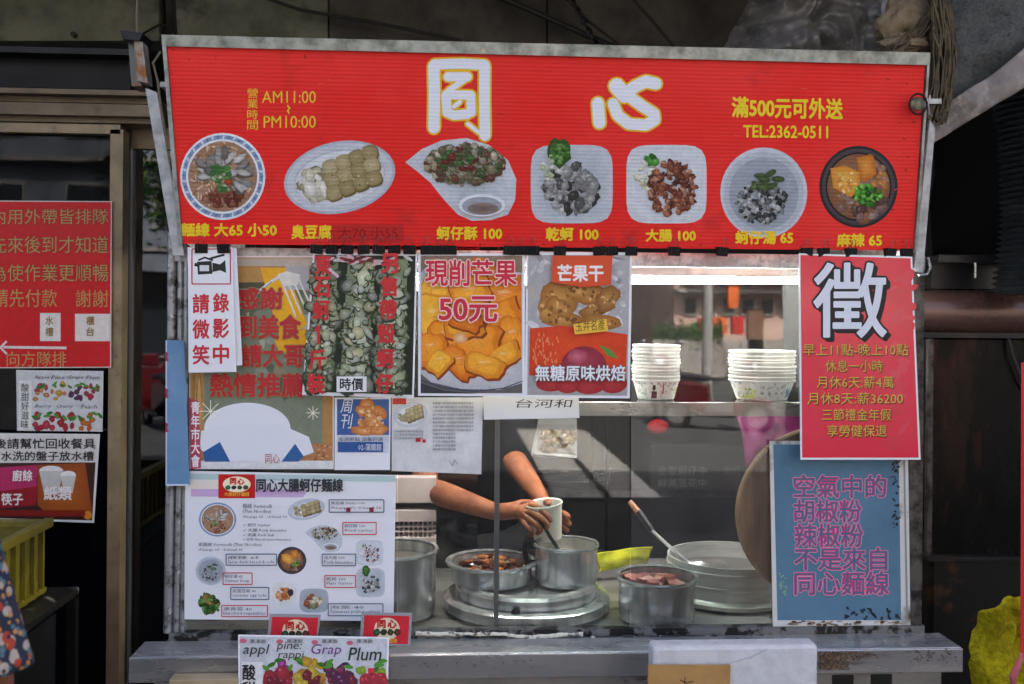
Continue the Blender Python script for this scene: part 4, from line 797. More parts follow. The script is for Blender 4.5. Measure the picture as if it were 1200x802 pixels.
# ================================================================ inside the stall
paper_w = mat('bowl_paper', '#d9d9d6', .5, col2='#cbcbc7', scale=30)
bowl_print = mat('bowl_paper_print', '#dcdcd8', .5, col2='#a9a9a5', scale=95, detail=2, thr=(.56, .6))
V0 = Vector
def make_bowl(r, h, label, grp, loc, printed):
    o = thing('paper_bowl', label, 'bowl', loc, grp)
    L_ = Vector(loc)
    MB().lathe([(0, .003), (r*.74, .003), (r*.75, 0), (r*.76, .001), (r*.97, h-.004), (r*.955, h-.004), (r*.74, .006), (0, .006)], L_, 40).build('bowl_wall', bowl_print if printed else paper_w, o, True)
    MB().lathe([(r*.955, h-.006), (r*1.0, h-.006), (r*1.015, h-.003), (r*1.0, h), (r*.955, h-.001)], L_, 40).build('rim', paper_w, o, True)
    return o
for (cx, wpx, n, ytop, nm) in ((768.5, 57, 11, 404, 'left'), (892.5, 79, 9, 411, 'right')):
    bp = on(cx, 470, .125); dpt = 2.52; r = wpx*dpt/F/2*.985; h0 = (471-447)*dpt/F; zt = on(cx, ytop, .125).z; z0 = sa.z+.017
    st_ = (zt-z0-h0)/(n-1)
    ords = ['lowest', 'second', 'third', 'fourth', 'fifth', 'sixth', 'seventh', 'eighth', 'ninth', 'tenth', 'eleventh']
    first = make_bowl(r, h0, 'lowest white paper bowl of the %s stack on the shelf, its print showing' % nm, 'paper bowls stacked on the shelf', (bp.x, .125, z0), True)
    cp = make_bowl(r, h0, 'x', 'paper bowls stacked on the shelf', (bp.x, .125, z0+st_), False)
    for i in range(1, n):
        rz_ = random.Random(i*7+n); lb = ('topmost white paper bowl of the %s stack' % nm) if i == n-1 else 'white paper bowl, %s from the bottom of the %s stack' % (ords[i], nm)
        if i == 1: cp['label'] = lb; o = cp
        else:
            o = copy_thing(cp, (bp.x+rz_.uniform(-.0022, .0022), .125+rz_.uniform(-.002, .002), z0+st_*i+rz_.uniform(-.0007, .0007)), lb)
        o.rotation_euler = (rz_.uniform(-.012, .012), rz_.uniform(-.012, .012), 0)
    # print on the lowest bowl
    PP = vplane(.125-r*.88)
    t = Print(PP, start=.006)
    if nm == 'left':
        for (x, s_) in ((747, '麵'), (757, '線'), (778, '心'), (788, '同')): pass
    mb = MB()
    def patch(px0, px1, v0, v1, col):
        vs = []; 
        for v in (v0, v1):
            rr_ = r*(.755+.215*v)+.0008
            for k in range(5):
                px = px0+(px1-px0)*k/4; xo = max(-.97, min(.97, (px-cx)*dpt/F/rr_)); vs.append(V0((bp.x+xo*rr_, .125-math.sqrt(1-xo*xo)*rr_, z0+h0*v)))
        mb.add(vs, [(k, k+1, k+6, k+5) for k in range(4)], [C(col)]*10)
    if nm == 'left':
        patch(759, 765, .08, .42, '#1c1c1e'); patch(760, 763, .5, .72, '#1c1c1e'); patch(789, 796, .1, .6, '#a9b53a'); patch(771, 773, .3, .9, '#b8404a')
        for k in range(7): patch(744+k*7, 747+k*7, .75, .9, '#8a8a8a')
    else:
        patch(862, 876, .1, .55, '#a9bf3a'); patch(866, 872, .5, .85, '#8aa52c'); patch(913, 922, .15, .7, '#5a7f9c')
        for k in range(4): patch(882+k*8, 885+k*8, .3, .42, '#8a8a8a'); patch(882+k*8, 885+k*8, .6, .72, '#8a8a8a')
    mb.build('bowl_print', PRINT2, first, cols=True)
# steel pots
def pot(name, label, c, r, h, r_rim=None, foot=0, mat_=pot_metal, cat='pot'):
    o = thing(name, label, cat, c); c = Vector(c); k = r_rim or r*1.05
    MB().lathe([(0, 0), (r*.93, 0), (r*.98, .004), (r, .015), (r, h-.006), (r*1.0, h-.003), (r*.985, h-.004), (r*.985, .01), (0, .008)], c, 56).build('pot_body', mat_, o, True)
    MB().lathe([(r*.985, h-.003), (k, h-.006), (k+.003, h-.001), (k+.001, h+.003), (k-.003, h+.003), (r*.985, h+.001)], c, 56).build('rim', mat_, o, True)
    return o, c
wm_c = on(617, 706, .245); wm_c = Vector((wm_c.x, .245, CZ))
w = thing('food_warmer', 'wide two-tier round steel warmer holding the two middle pots', 'warmer', wm_c)
MB().lathe([(0, .002), (.218, .002), (.222, .006), (.222, .03), (.214, .036), (.19, .036), (.19, .034), (.0, .034)], wm_c, 64).build('lower_ring', pot_metal, w, True)
MB().lathe([(.188, .036), (.190, .040), (.19, .062), (.183, .070), (.16, .070), (.155, .06), (0, .06)], wm_c, 64).build('upper_ring', pot_metal, w, True)
for (x, y, s_) in ((604, 717, .011), (624, 735, .007)):
    q = on(x, y, wm_c.y-(.19 if s_ > .01 else .222)); MB().lathe([(0, .004), (s_, .003), (s_, 0)], q+Vector((0, -.003, 0)), 12, Matrix.Rotation(PI/2, 3, 'X')).build('knob', black_pl, w, True)
# braised meat pot
c = on(576, 690, .25); c = Vector((c.x, .25, CZ+.065)); zr = on(575, 657, .25).z
p1, c1 = pot('meat_pot', 'low steel pot of dark braised meat, left one on the round warmer', c, .108, zr-c.z, .121)
meat = mat('braised_meat', '#ffffff', .3, attr=True, bump=.002, bscale=60, coat=.4)
def chunks(cc, rad, z, n, size, cols, seed, M_, name, parent, lift=.3, flat=.6):
    R = random.Random(seed); mb = MB()
    for _ in range(n):
        a = R.uniform(0, 2*PI); q = math.sqrt(R.random())*rad; s_ = size*R.uniform(.6, 1.3); b0 = len(mb.v); cl = C(R.choice(cols))
        mb.ball((cc[0]+q*math.cos(a), cc[1]+q*math.sin(a), z+(1-(q/rad)**2)*size*lift*2+R.uniform(-.3, .3)*size), s_, 7, (R.uniform(.6, 1.2), R.uniform(.6, 1.2), flat*R.uniform(.6, 1.1)), .22, R)
        for i in range(b0, len(mb.c)): mb.c[i] = cl
    return tag(mb.build(name, M_, parent, True, cols=True), kind='stuff')
MB().lathe([(0, zr-c.z-.028), (.104, zr-c.z-.028)], c1, 40).build('sauce', mat('dark_sauce', '#2a120a', .15, coat=.5), p1)
chunks(c1, .088, zr-.024, 130, .014, ['#5a2a17', '#7c3f22', '#3f1c10', '#94562c', '#4c2313', '#8a4426', '#b06a2e'], 3, meat, 'meat_pieces', p1, 1.0)
# tall pot
c = on(663, 700, .235); c = Vector((c.x, .235, CZ+.065)); zr = on(663, 637, .235).z
p2, c2 = pot('tall_pot', 'tall straight aluminium pot under the cook\'s hand on the round warmer', c, .083, zr-c.z, .086)
MB().lathe([(0, zr-c.z-.03), (.08, zr-c.z-.03)], c2, 40).build('soup', mat('pale_soup', '#8a7a66', .15, coat=.4), p2)
hd = MB(); hd.tube([c2+Vector((-.083, .01, .10)), c2+Vector((-.105, 0, .115)), c2+Vector((-.112, -.004, .09)), c2+Vector((-.105, -.004, .055)), c2+Vector((-.083, 0, .05))], .009, 8); hd.build('handle', black_pl, p2, True)
# right pot with raw meat
c = on(769, 727, .13); c = Vector((c.x, .125, CZ)); zr = on(769, 675, .125).z
p3, c3 = pot('sausage_pot', 'shallow steel pot of raw pink meat right of the warmer', c, .098, zr-c.z, .104)
MB().lathe([(0, zr-c.z-.022), (.096, zr-c.z-.022)], c3, 40).build('broth', mat('brown_broth', '#3d2722', .12, coat=.5), p3)
raw = mat('raw_meat', '#ffffff', .35, attr=True, bump=.001, bscale=50, coat=.3)
chunks(c3+Vector((-.012, 0, 0)), .066, zr-.024, 15, .03, ['#b4746c', '#a3625c', '#c48a80', '#96564f', '#ad6e68'], 9, raw, 'meat_pieces', p3, .35, .5)
# left pot
c = on(462, 725, .19); c = Vector((c.x, .19, CZ)); zr = on(465, 643, .19).z
p4, c4 = pot('stock_pot', 'big tall aluminium stock pot half hidden by the menu board', c, .107, zr-c.z, .112)
MB().lathe([(0, zr-c.z-.03), (.104, zr-c.z-.03)], c4, 40).build('stock', mat('clear_stock', '#6f6a60', .1), p4)
# drum steamer
c = on(852, 700, .33); c = Vector((c.x, .33, CZ)); zr = on(852, 650, .33).z
dr = thing('steamer_drum', 'large pale ribbed steel steamer drum in front of the round board', 'steamer', c); h = zr-c.z
dm = mat('pale_drum_steel', '#cfd0ce', .4, .45, rvar=.1, col2='#b3b4b2', scale=6, stretch=(1, 1, 6))
MB().lathe([(0, .002), (.178, .002), (.182, .006), (.182, .014), (.170, .018), (.166, .022), (.166, h*.48), (.168, h*.49), (.168, h*.51), (.166, h*.52), (.166, h*.8), (.169, h*.81), (.169, h*.84), (.166, h*.85), (.166, h), (.160, h), (.160, h*.55), (0, h*.55)], c, 64).build('drum_wall', dm, dr, True)
MB().lathe([(0, h*.6), (.159, h*.6)], c, 40).build('contents', mat('grey_broth', '#4d4a46', .2), dr)
ld = thing('ladle', 'long steel ladle with black and orange handle resting in the steamer drum', 'ladle', on(765, 620, .30))
a, b_, c_, d_ = on(738, 588, .42), on(748, 600, .40), on(764, 622, .37), on(806, 660, .30)
MB().tube([a, b_], [.008, .009], 8).build('grip_end', mat('orange_wood', '#9a6440', .5), ld, True); MB().tube([b_, c_], [.011, .009], 8).build('grip', black_pl, ld, True)
MB().tube([c_, c_.lerp(d_, .5), d_], [.005, .005, .007], 8).build('shaft', pot_metal, ld, True)
MB().lathe([(0, -.02), (.03, -.012), (.042, .006), (.038, .006), (.026, -.008), (0, -.015)], d_+Vector((.02, .0, -.01)), 20).build('ladle_bowl', pot_metal, ld, True)
# chopping board
wood = mat('board_wood', '#b08a68', .6, col2='#8a6447', scale=3.5, detail=10, thr=(.38, .66), stretch=(9, 1, 1.2), dirt_or_glint='#c9a684', dscale=2.5, bump=.0006)
bc = on(962, 598, .085); br_ = .22
rt = thing('chopping_board', 'big round wooden chopping board standing on edge behind the blue notice', 'board', Vector((bc.x, .085, CZ)))
MB().lathe([(0, -.015), (br_-.004, -.015), (br_, -.011), (br_, .011), (br_-.004, .015), (0, .015)], Vector((bc.x, .085, CZ+br_+.055)), 72, Matrix.Rotation(PI/2-.03, 3, 'X')).build('board', wood, rt, True)
MB().box((bc.x, .085, CZ+.028), (.2, .05, .056)).build('foot', wood, rt, bevel=.003)
# yellow cloth hanging behind
def cloth(name, label, cat, quad, Y, amp, M_, n=(26, 18), seed=0, thick=.004, sag=None, parent=None, freq=6, dY=None):
    mb = MB(); vs = []
    for j in range(n[1]+1):
        for i in range(n[0]+1):
            u, v = i/n[0], j/n[1]; tp = [quad[0][k]*(1-u)+quad[1][k]*u for k in (0, 1)]; bt = [quad[3][k]*(1-u)+quad[2][k]*u for k in (0, 1)]
            x, y = tp[0]*(1-v)+bt[0]*v, tp[1]*(1-v)+bt[1]*v; yy = Y+(dY(u, v) if dY else 0)
            p = on(x, y, yy); q = noise.noise(Vector((p.x*freq+seed, p.z*freq, seed)))*amp + noise.noise(Vector((p.x*freq*3+seed, p.z*freq*3, seed+5)))*amp*.35
            p.y += q; p.x += noise.noise(Vector((p.z*freq, seed+9, p.x*freq)))*amp*.3; p.z += noise.noise(Vector((p.x*freq, seed+19, p.z*freq)))*amp*.3; vs.append(p)
    w_ = n[0]+1; fs = [(j*w_+i, (j+1)*w_+i, (j+1)*w_+i+1, j*w_+i+1) for j in range(n[1]) for i in range(n[0])]
    mb.add(vs, fs); o = mb.build(name, M_, parent, True); s_ = o.modifiers.new('solid', 'SOLIDIFY'); s_.thickness = thick
    if label: tag(o, label, cat)
    return o
yel = mat('yellow_cloth', '#b3b21f', .85, col2='#8c8d18', scale=14, bump=.002, bscale=120)
cloth('cleaning_cloth', 'yellow green cloth lying behind the raw meat pot', 'cloth', [(698, 645), (764, 643), (760, 664), (703, 668)], .50, .05, yel, seed=4)
# items at the back: rack, tray, dark counter, boxes
rk = thing('wire_rack', 'chrome wire rack behind the cook holding a food tray', 'rack', on(690, 800, 1.45))
wr = mat('chrome_wire', '#b5b7b8', .25, .9)
for yy in (561, 650):
    a, b_ = on(594, yy-5, 1.45), on(712, yy-5, 1.45); a2, b2 = on(594, yy+4, 1.45), on(712, yy+4, 1.45)
    mb = MB().tube([a, b_], .004, 6).tube([a2, b2], .003, 6); k = 0
    zig = [a.lerp(b_, i/40) if i % 2 else a2.lerp(b2, i/40) for i in range(41)]; mb.tube(zig, .0018, 5)
    for i in range(30):
        s_ = a.lerp(b_, i/29); mb.tube([s_, s_+Vector((0, .4, 0))], .0015, 4)
    mb.build('shelf', wr, rk, True)
for x in (594, 712):
    for dy in (0, .4):
        p = on(x, 470, 1.45); MB().tube([(p.x, 1.45+dy, .0), (p.x, 1.45+dy, 1.3)], .009, 10).build('upright', dark_metal, rk, True)
tr = thing('food_tray', 'clear lidded tray of brown food standing behind the cook', 'tray', on(650, 540, 1.25))
TP = vplane(1.25, .4, (650, 530))
quadbox(TP, [(619, 487), (676, 487), (676, 537), (624, 532)], -.03).build('tray', mat('tray_plastic', '#4b504d', .3, coat=.2), tr)
quadbox(TP, [(629, 498), (673, 498), (675, 533), (630, 528)], 0, .006).build('tray_floor', mat('dark_floor', '#3a3a36', .4), tr)
R = random.Random(12); mb = MB()
for k in range(50):
    b0 = len(mb.v); p = TP.at(R.uniform(634, 672), R.uniform(506, 529), .012); mb.ball(p, R.uniform(.008, .018), 6, (1, .5, .8), .25, R); cl = C(R.choice(['#5a4022', '#74582f', '#46301a', '#7a6238', '#867a58']))
    for i in range(b0, len(mb.c)): mb.c[i] = cl
tag(mb.build('food_pieces', meat, tr, True, cols=True), kind='stuff')
dkb = mat('dark_cabinet', '#131417', .5, col2='#0d0e10', scale=4)
ct = thing('back_counter', 'dark low counter behind the cook with a steel top', 'counter', (.3, 1.9, 0))
MB().box((.45, 2.0, .42), (2.6, .5, .84)).build('cabinet', dkb, ct); MB().box((.45, 1.98, .86), (2.64, .56, .03)).build('top', inner, ct)
q = on(850, 552, 1.40)
sgn = thing('menu_light_board', 'dark board with two rows of pale characters deep inside the stall', 'sign', q)
LP = vplane(1.40); quadbox(LP, [(762, 520), (900, 522), (900, 576), (762, 574)], -.03).build('board', dkb, sgn)
t = Print(LP, step=3e-5); t.text('全家蚵仔中', 771, 546, 828, 557, '#4a4c50', bold=.02); t.text('鮮美豆花中', 771, 561, 828, 571, '#4a4c50', bold=.02); t.text('一飲料', 838, 546, 868, 557, '#3c3e42', bold=.02); t.done('lettering', sgn)
mg = thing('magenta_bag', 'magenta plastic bag in the upper right of the lower glass', 'bag', on(900, 530, .6))
cloth('bag_front', None, None, [(862, 484), (950, 484), (950, 560), (866, 545)], .60, .07, mat('magenta_plastic', '#4c0436', .6, spec=.2), seed=14, parent=mg)
rc = thing('red_packet', 'small round red packet on the dark shelf behind the glass', 'packet', on(771, 500, 1.0))
MB().ball(on(771, 500, 1.0), .035, 12, (1.1, .5, .75)).build('packet', mat('red_plastic', '#780d14', .6, spec=.2), rc, True)
lb_ = thing('reflection_panel', 'added pale slatted panel standing in for a reflection behind the big stock pot', 'reflection panel', on(487, 640, .55))  # slatted panel added in place of a pale reflection in the glass
BKP = vplane(.55); pp = mat('pale_reflection', '#b9aaa6', .5, col2='#a39896', scale=6)
for (y0, y1, M_) in ((560, 590, pp), (598, 612, pp), (630, 641, pp), (641.5, 654, mat('grey_reflection', '#77787a', .5))): quadbox(BKP, [(440, y0), (511, y0), (511, y1), (440, y1)], -.05).build('slat', M_, lb_, bevel=.002)
quadbox(BKP, [(440, 590), (511, 590), (511, 654), (440, 654)], -.08, -.055).build('liner', mat('dark_reflection', '#3a4046', .6), lb_)
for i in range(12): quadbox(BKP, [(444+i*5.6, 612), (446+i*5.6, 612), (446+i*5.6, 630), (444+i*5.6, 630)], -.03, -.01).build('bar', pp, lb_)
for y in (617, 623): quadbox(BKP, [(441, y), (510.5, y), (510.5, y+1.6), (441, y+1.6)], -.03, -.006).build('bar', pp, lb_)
# paper cup held by the cook
cc_ = on(642, 631, .33); cup = thing('paper_cup', 'white paper soup cup held in the cook\'s far hand', 'cup', cc_)
MB().lathe([(0, 0), (.038, 0), (.0385, .002), (.049, .096), (.051, .096), (.0515, .099), (.050, .101), (.047, .099), (.037, .004), (0, .004)], cc_, 40, Matrix.Rotation(-.12, 3, 'Y') @ Matrix.Rotation(.06, 3, 'X')).build('cup_wall', mat('cup_paper', '#dcdcd4', .5), cup, True)
MB().lathe([(0, .075), (.045, .075)], cc_, 30, Matrix.Rotation(-.12, 3, 'Y')).build('soup', mat('cup_soup', '#8d8c80', .2, coat=.4, col2='#6a6250', scale=40), cup)
sp = thing('serving_ladle', 'thin black ladle handle reaching from the cook\'s hand into the tall pot', 'ladle', on(650, 635, .26))
MB().tube([on(622, 596, .315), on(637, 616, .275), on(645, 630, .25), on(655, 645, .225)], [.004, .005, .005, .005], 8).build('handle', black_pl, sp, True)
MB().tube([on(655, 645, .225), on(662, 660, .21), on(668, 672, .205)], .004, 8).build('shaft', pot_metal, sp, True)
# ---------------------------------------------------------------- people
skin = mat('skin', '#8f573a', .55, col2='#74412a', scale=16, thr=(.35, .7), dirt_or_glint='#a06a54', dscale=30, dthr=(.55, .75), bump=.0006, bscale=90, spec=.4)
def skinned(name, nodes, edges, M_, parent, sub=2, root=0):
    me = bpy.data.meshes.new(name); off = wloc(parent)
    keys = list(nodes); me.from_pydata([Vector(nodes[k][0])-off for k in keys], [(keys.index(a), keys.index(b)) for a, b in edges], []); me.update()
    o = bpy.data.objects.new(name, me); COL.objects.link(o); o.parent = parent
    md = o.modifiers.new('skin', 'SKIN'); md.branch_smoothing = .4
    for i, k in enumerate(keys):
        r = nodes[k][1]; sv = me.skin_vertices[0].data[i]; sv.radius = (r, r) if not isinstance(r, tuple) else r; sv.use_root = (i == root)
    sb = o.modifiers.new('sub', 'SUBSURF'); sb.levels = sb.render_levels = sub
    dg = bpy.context.evaluated_depsgraph_get(); m2 = bpy.data.meshes.new_from_object(o.evaluated_get(dg)); o.modifiers.clear(); o.data = m2; bpy.data.meshes.remove(me)
    m2.name = name; m2.materials.clear(); m2.materials.append(M_); m2.polygons.foreach_set('use_smooth', [True]*len(m2.polygons)); return o
def chain(nd, ed, start, names_pts):
    prev = start
    for k, p, r in names_pts: nd[k] = (p, r); ed.append((prev, k)); prev = k
V = Vector
def head(parent, c, f, hair_col, skinM, s=1.0):
    """head with face looking along horizontal direction f"""
    f = V(f).normalized(); side = V((f.y, -f.x, 0)); mb = MB()
    n, rings = 20, 16; vs = []
    for i in range(rings+1):
        th = PI*i/rings
        for k in range(n):
            a = 2*PI*k/n; x, y, z = math.sin(th)*math.cos(a), math.sin(th)*math.sin(a), math.cos(th)
            w_ = .074*(1-.22*max(0, -z)); d_ = .095; jaw = .012*max(0, -z)*max(0, x)
            vs.append(c+(f*(x*(d_-.02*max(0, -z))+jaw)+side*(y*w_)+UP0*(z*.118))*s)
    mb.add(vs, [(i*n+k, (i+1)*n+k, (i+1)*n+(k+1) % n, i*n+(k+1) % n) for i in range(rings) for k in range(n)])
    h = mb.build('head', skinM, parent, True)
    MB().ball(c+(f*.096-UP0*.018)*s, .014*s, 8, (.9, .9, 1.5)).build('nose', skinM, h, True)
    for q in (-1, 1):
        MB().ball(c+(f*.083+side*.03*q+UP0*.008)*s, .011*s, 8, (1, 1, .6)).build('eye', mat('eye', '#2a211c', .2), h, True)
        MB().ball(c+(side*.074*q-UP0*.005)*s, .022*s, 8, (.5, .7, 1.3)).build('ear', skinM, h, True)
    MB().ball(c+(f*.086-UP0*.062)*s, .017*s, 8, (1.3, 1.3, .35)).build('mouth', mat('lips', '#8c4a40', .5), h, True)
    mb = MB(); vs = []
    for i in range(10):
        th = PI*i/9*.62
        for k in range(n):
            a = 2*PI*k/n; x, y, z = math.sin(th)*math.cos(a), math.sin(th)*math.sin(a), math.cos(th)
            vs.append(c+(f*(x*.104-.012)+side*(y*.083)+UP0*(z*.13+(.045*max(0, x)*(i/9) if x > 0 else -.02*(i/9))))*s)
    mb.add(vs, [(i*n+k, (i+1)*n+k, (i+1)*n+(k+1) % n, i*n+(k+1) % n) for i in range(9) for k in range(n)])
    o = mb.build('hair', mat('hair_'+hair_col[1:], hair_col, .6, bump=.002, bscale=80), h, True); m_ = o.modifiers.new('solid', 'SOLIDIFY'); m_.thickness = .01
cook = thing('person', 'cook in a black short sleeved shirt ladling soup into a paper cup behind the glass', 'person', (on(560, 600, .95).x, .95, 0))
bx = cook.location.x; nd = {}; ed = []
nd['pelvis'] = (V((bx, 1.0, .92)), (.11, .08))
chain(nd, ed, 'pelvis', [('waist', V((bx, .98, 1.05)), (.11, .08)), ('chest', V((bx, .95, 1.25)), (.15, .105)), ('neckb', V((bx, .93, 1.42)), (.075, .07)), ('neck', V((bx, .91, 1.50)), .055), ('skull', V((bx, .90, 1.58)), .06)])
sR, sL = V((on(508, 450, .90).x, .91, 1.385)), V((on(618, 450, .90).x, .91, 1.385))
eR, wR = on(497, 572, .62), on(580, 600, .42)
eL, wL = on(600, 536, .72), on(636, 586, .45)
chain(nd, ed, 'neckb', [('shR', sR, .058), ('armR', sR.lerp(eR, .5), .046), ('elR', eR, .042), ('foR', eR.lerp(wR, .35), .041), ('foR2', eR.lerp(wR, .7), .033), ('wrR', wR, .026)])
chain(nd, ed, 'neckb', [('shL', sL, .058), ('armL', sL.lerp(eL, .5), .046), ('elL', eL, .042), ('foL', eL.lerp(wL, .4), .038), ('foL2', eL.lerp(wL, .75), .030), ('wrL', wL, .025)])
for s_, sx in (('R', -1), ('L', 1)):
    chain(nd, ed, 'pelvis', [('hip'+s_, V((bx+sx*.09, 1.0, .84)), .09), ('knee'+s_, V((bx+sx*.1, .98, .48)), .06), ('ankle'+s_, V((bx+sx*.1, 1.03, .09)), .042), ('toe'+s_, V((bx+sx*.11, .90, .04)), .04)])
# near hand: back of the hand up, fingers closing on the ladle handle
pR = on(604, 600, .36)
chain(nd, ed, 'wrR', [('palmR', pR, (.034, .026)), ('kn', on(614, 600, .335), (.034, .022))])
def finger(tag_, start, pts, r0):
    chain(nd, ed, start, [(tag_+str(i), on(x, y, Y), r0*(1-.12*i)) for i, (x, y, Y) in enumerate(pts)])
finger('ix', 'kn', [(622, 592, .315), (634, 597, .285), (643, 606, .265), (646, 613, .262)], .0105)
finger('md', 'kn', [(622, 600, .30), (634, 607, .265), (642, 615, .255), (640, 621, .262)], .0105)
finger('rg', 'kn', [(620, 608, .295), (630, 616, .265), (634, 623, .265), (628, 626, .28)], .010)
finger('ltt', 'kn', [(615, 614, .30), (622, 621, .275), (624, 627, .28), (618, 628, .29)], .009)
finger('th', 'palmR', [(612, 589, .375), (624, 590, .345), (634, 598, .315), (640, 608, .30)], .0115)
# far hand round the cup
chain(nd, ed, 'wrL', [('palmL', on(641, 597, .43), (.03, .024)), ('knL', on(643, 606, .41), (.030, .02))])
finger('li', 'knL', [(650, 600, .395), (662, 602, .37), (667, 607, .33)], .010)
finger('lm', 'knL', [(652, 608, .395), (664, 611, .37), (668, 615, .33)], .010)
finger('lr', 'knL', [(651, 615, .395), (662, 619, .37), (665, 623, .34)], .0095)
finger('lt2', 'knL', [(648, 621, .40), (657, 627, .375), (660, 631, .35)], .0085)
finger('lth', 'palmL', [(636, 592, .41), (640, 589, .375), (643, 588, .335), (643, 592, .305)], .0115)
skinned('body', nd, ed, skin, cook)
head(cook, V((bx, .88, 1.64)), (0, -1, 0), '#141214', skin)
blk = mat('black_cotton', '#08080a', .9, spec=.1, col2='#0e0f13', scale=9, bump=.003, bscale=14)
sn = {'pelvis': (V((bx, 1.0, .80)), (.19, .145))}; se = []
chain(sn, se, 'pelvis', [('waist', V((bx, .98, 1.05)), (.155, .125)), ('chest', V((bx, .95, 1.25)), (.18, .13)), ('neckb', V((bx, .93, 1.415)), (.10, .08))])
chain(sn, se, 'neckb', [('shR', sR, .075), ('aR', sR.lerp(eR, .45), .066), ('bR', sR.lerp(eR, .8), .064)]); chain(sn, se, 'neckb', [('shL', sL, .075), ('aL', sL.lerp(eL, .45), .066), ('bL', sL.lerp(eL, .95), .060), ('cL', eL.lerp(wL, .14), .052)])
skinned('shirt', sn, se, blk, cook)
tn = {'p': (V((bx, 1.0, .9)), (.165, .125))}; te = []
for s_, sx in (('R', -1), ('L', 1)): chain(tn, te, 'p', [('h'+s_, V((bx+sx*.09, 1.0, .82)), .105), ('k'+s_, V((bx+sx*.1, .98, .48)), .078), ('a'+s_, V((bx+sx*.1, 1.03, .1)), .062)])
skinned('trousers', tn, te, mat('dark_trousers', '#15161b', .85), cook)
# customer at the left edge, floral sleeve
cu = thing('person', 'customer in a loose floral print blouse at the lower left edge', 'person', (on(-168, 700, -.95).x, -.95, 0))
cxx = cu.location.x; CYY = -.95; nd = {}; ed = []
nd['pelvis'] = (V((cxx, CYY, .90)), (.15, .11))
sx_ = on(-44, 560, CYY); elb = on(-14, 782, CYY+.02); wri = on(-8, 960, CYY+.14)
chain(nd, ed, 'pelvis', [('waist', V((cxx, CYY, 1.02)), (.13, .10)), ('chest', V((cxx, CYY, 1.2)), (.15, .105)), ('neckb', V((cxx, CYY, 1.36)), (.07, .065)), ('neck', V((cxx, CYY, 1.42)), .05), ('skull', V((cxx, CYY, 1.48)), .055)])
chain(nd, ed, 'neckb', [('shR', V((sx_.x-.02, CYY, 1.33)), .05), ('aR', V((sx_.x+.005, CYY, 1.2)), .043), ('eR', elb, .036), ('fR', elb.lerp(wri, .5), .034), ('wR', wri, .024), ('hR', wri+V((.01, .05, -.05)), (.03, .02))])
lsh = V((2*cxx-sx_.x+.02, CYY, 1.33)); chain(nd, ed, 'neckb', [('shL', lsh, .05), ('eL', lsh+V((-.05, 0, -.3)), .036), ('wL', lsh+V((-.04, .12, -.52)), .025), ('hL', lsh+V((-.04, .15, -.6)), (.03, .02))])
for i in range(4):
    b0 = wri+V((.01, .07, -.075)); chain(nd, ed, 'hR', [('f%d' % i, b0+V((-.02+.014*i, .01, -.01)), .009), ('g%d' % i, b0+V((-.02+.014*i, .02, -.045)), .008)])
    b0 = lsh+V((-.04, .16, -.63)); chain(nd, ed, 'hL', [('m%d' % i, b0+V((-.02+.014*i, .01, -.01)), .009), ('n%d' % i, b0+V((-.02+.014*i, .02, -.045)), .008)])
for s_, q in (('R', 1), ('L', -1)): chain(nd, ed, 'pelvis', [('hip'+s_, V((cxx+q*.09, CYY, .8)), .085), ('knee'+s_, V((cxx+q*.1, CYY, .45)), .055), ('ankle'+s_, V((cxx+q*.1, CYY-.03, .09)), .04), ('toe'+s_, V((cxx+q*.11, CYY+.1, .04)), .04)])
skinned('body', nd, ed, skin, cu)
head(cu, V((cxx, CYY+.02, 1.55)), (.3, 1, 0), '#1b1614', skin)
# floral cloth: voronoi petals
fm = mat('floral_cloth', '#20283c', .85, bump=.002, bscale=30); N_, L_ = fm.node_tree.nodes, fm.node_tree.links; tcn = N_.new('ShaderNodeTexCoord')
cur = C('#1d2437')
for sc_, cl, lo in ((44, '#a89c90', .36), (36, '#a03a26', .30), (55, '#4e6a72', .30), (75, '#b9803f', .24), (60, '#1d2437', .2)):
    mp = N_.new('ShaderNodeMapping'); mp.inputs['Location'].default_value = (sc_, sc_*.3, 0); L_.new(tcn.outputs['Object'], mp.inputs[0])
    vo = N_.new('ShaderNodeTexVoronoi'); vo.inputs['Scale'].default_value = sc_; L_.new(mp.outputs[0], vo.inputs[0])
    mr = N_.new('ShaderNodeMapRange'); mr.inputs[1].default_value = lo+.03; mr.inputs[2].default_value = lo; L_.new(vo.outputs['Distance'], mr.inputs[0])
    mx = N_.new('ShaderNodeMix'); mx.data_type = 'RGBA'; L_.new(mr.outputs[0], mx.inputs[0])
    if isinstance(cur, tuple): mx.inputs[6].default_value = cur
    else: L_.new(cur, mx.inputs[6])
    mx.inputs[7].default_value = C(cl); cur = mx.outputs[2]
L_.new(cur, N_['Principled BSDF'].inputs['Base Color'])
sn = {'pelvis': (V((cxx, CYY, .84)), (.19, .15))}; se = []
chain(sn, se, 'pelvis', [('waist', V((cxx, CYY, 1.0)), (.16, .13)), ('chest', V((cxx, CYY, 1.2)), (.175, .135)), ('neckb', V((cxx, CYY, 1.35)), (.09, .08))])
chain(sn, se, 'neckb', [('shR', V((sx_.x-.03, CYY, 1.33)), .065), ('aR', V((sx_.x-.01, CYY, 1.22)), .062)]); chain(sn, se, 'neckb', [('shL', lsh, .065), ('aL', lsh+V((-.03, 0, -.18)), .07)])
skinned('blouse', sn, se, fm, cu)
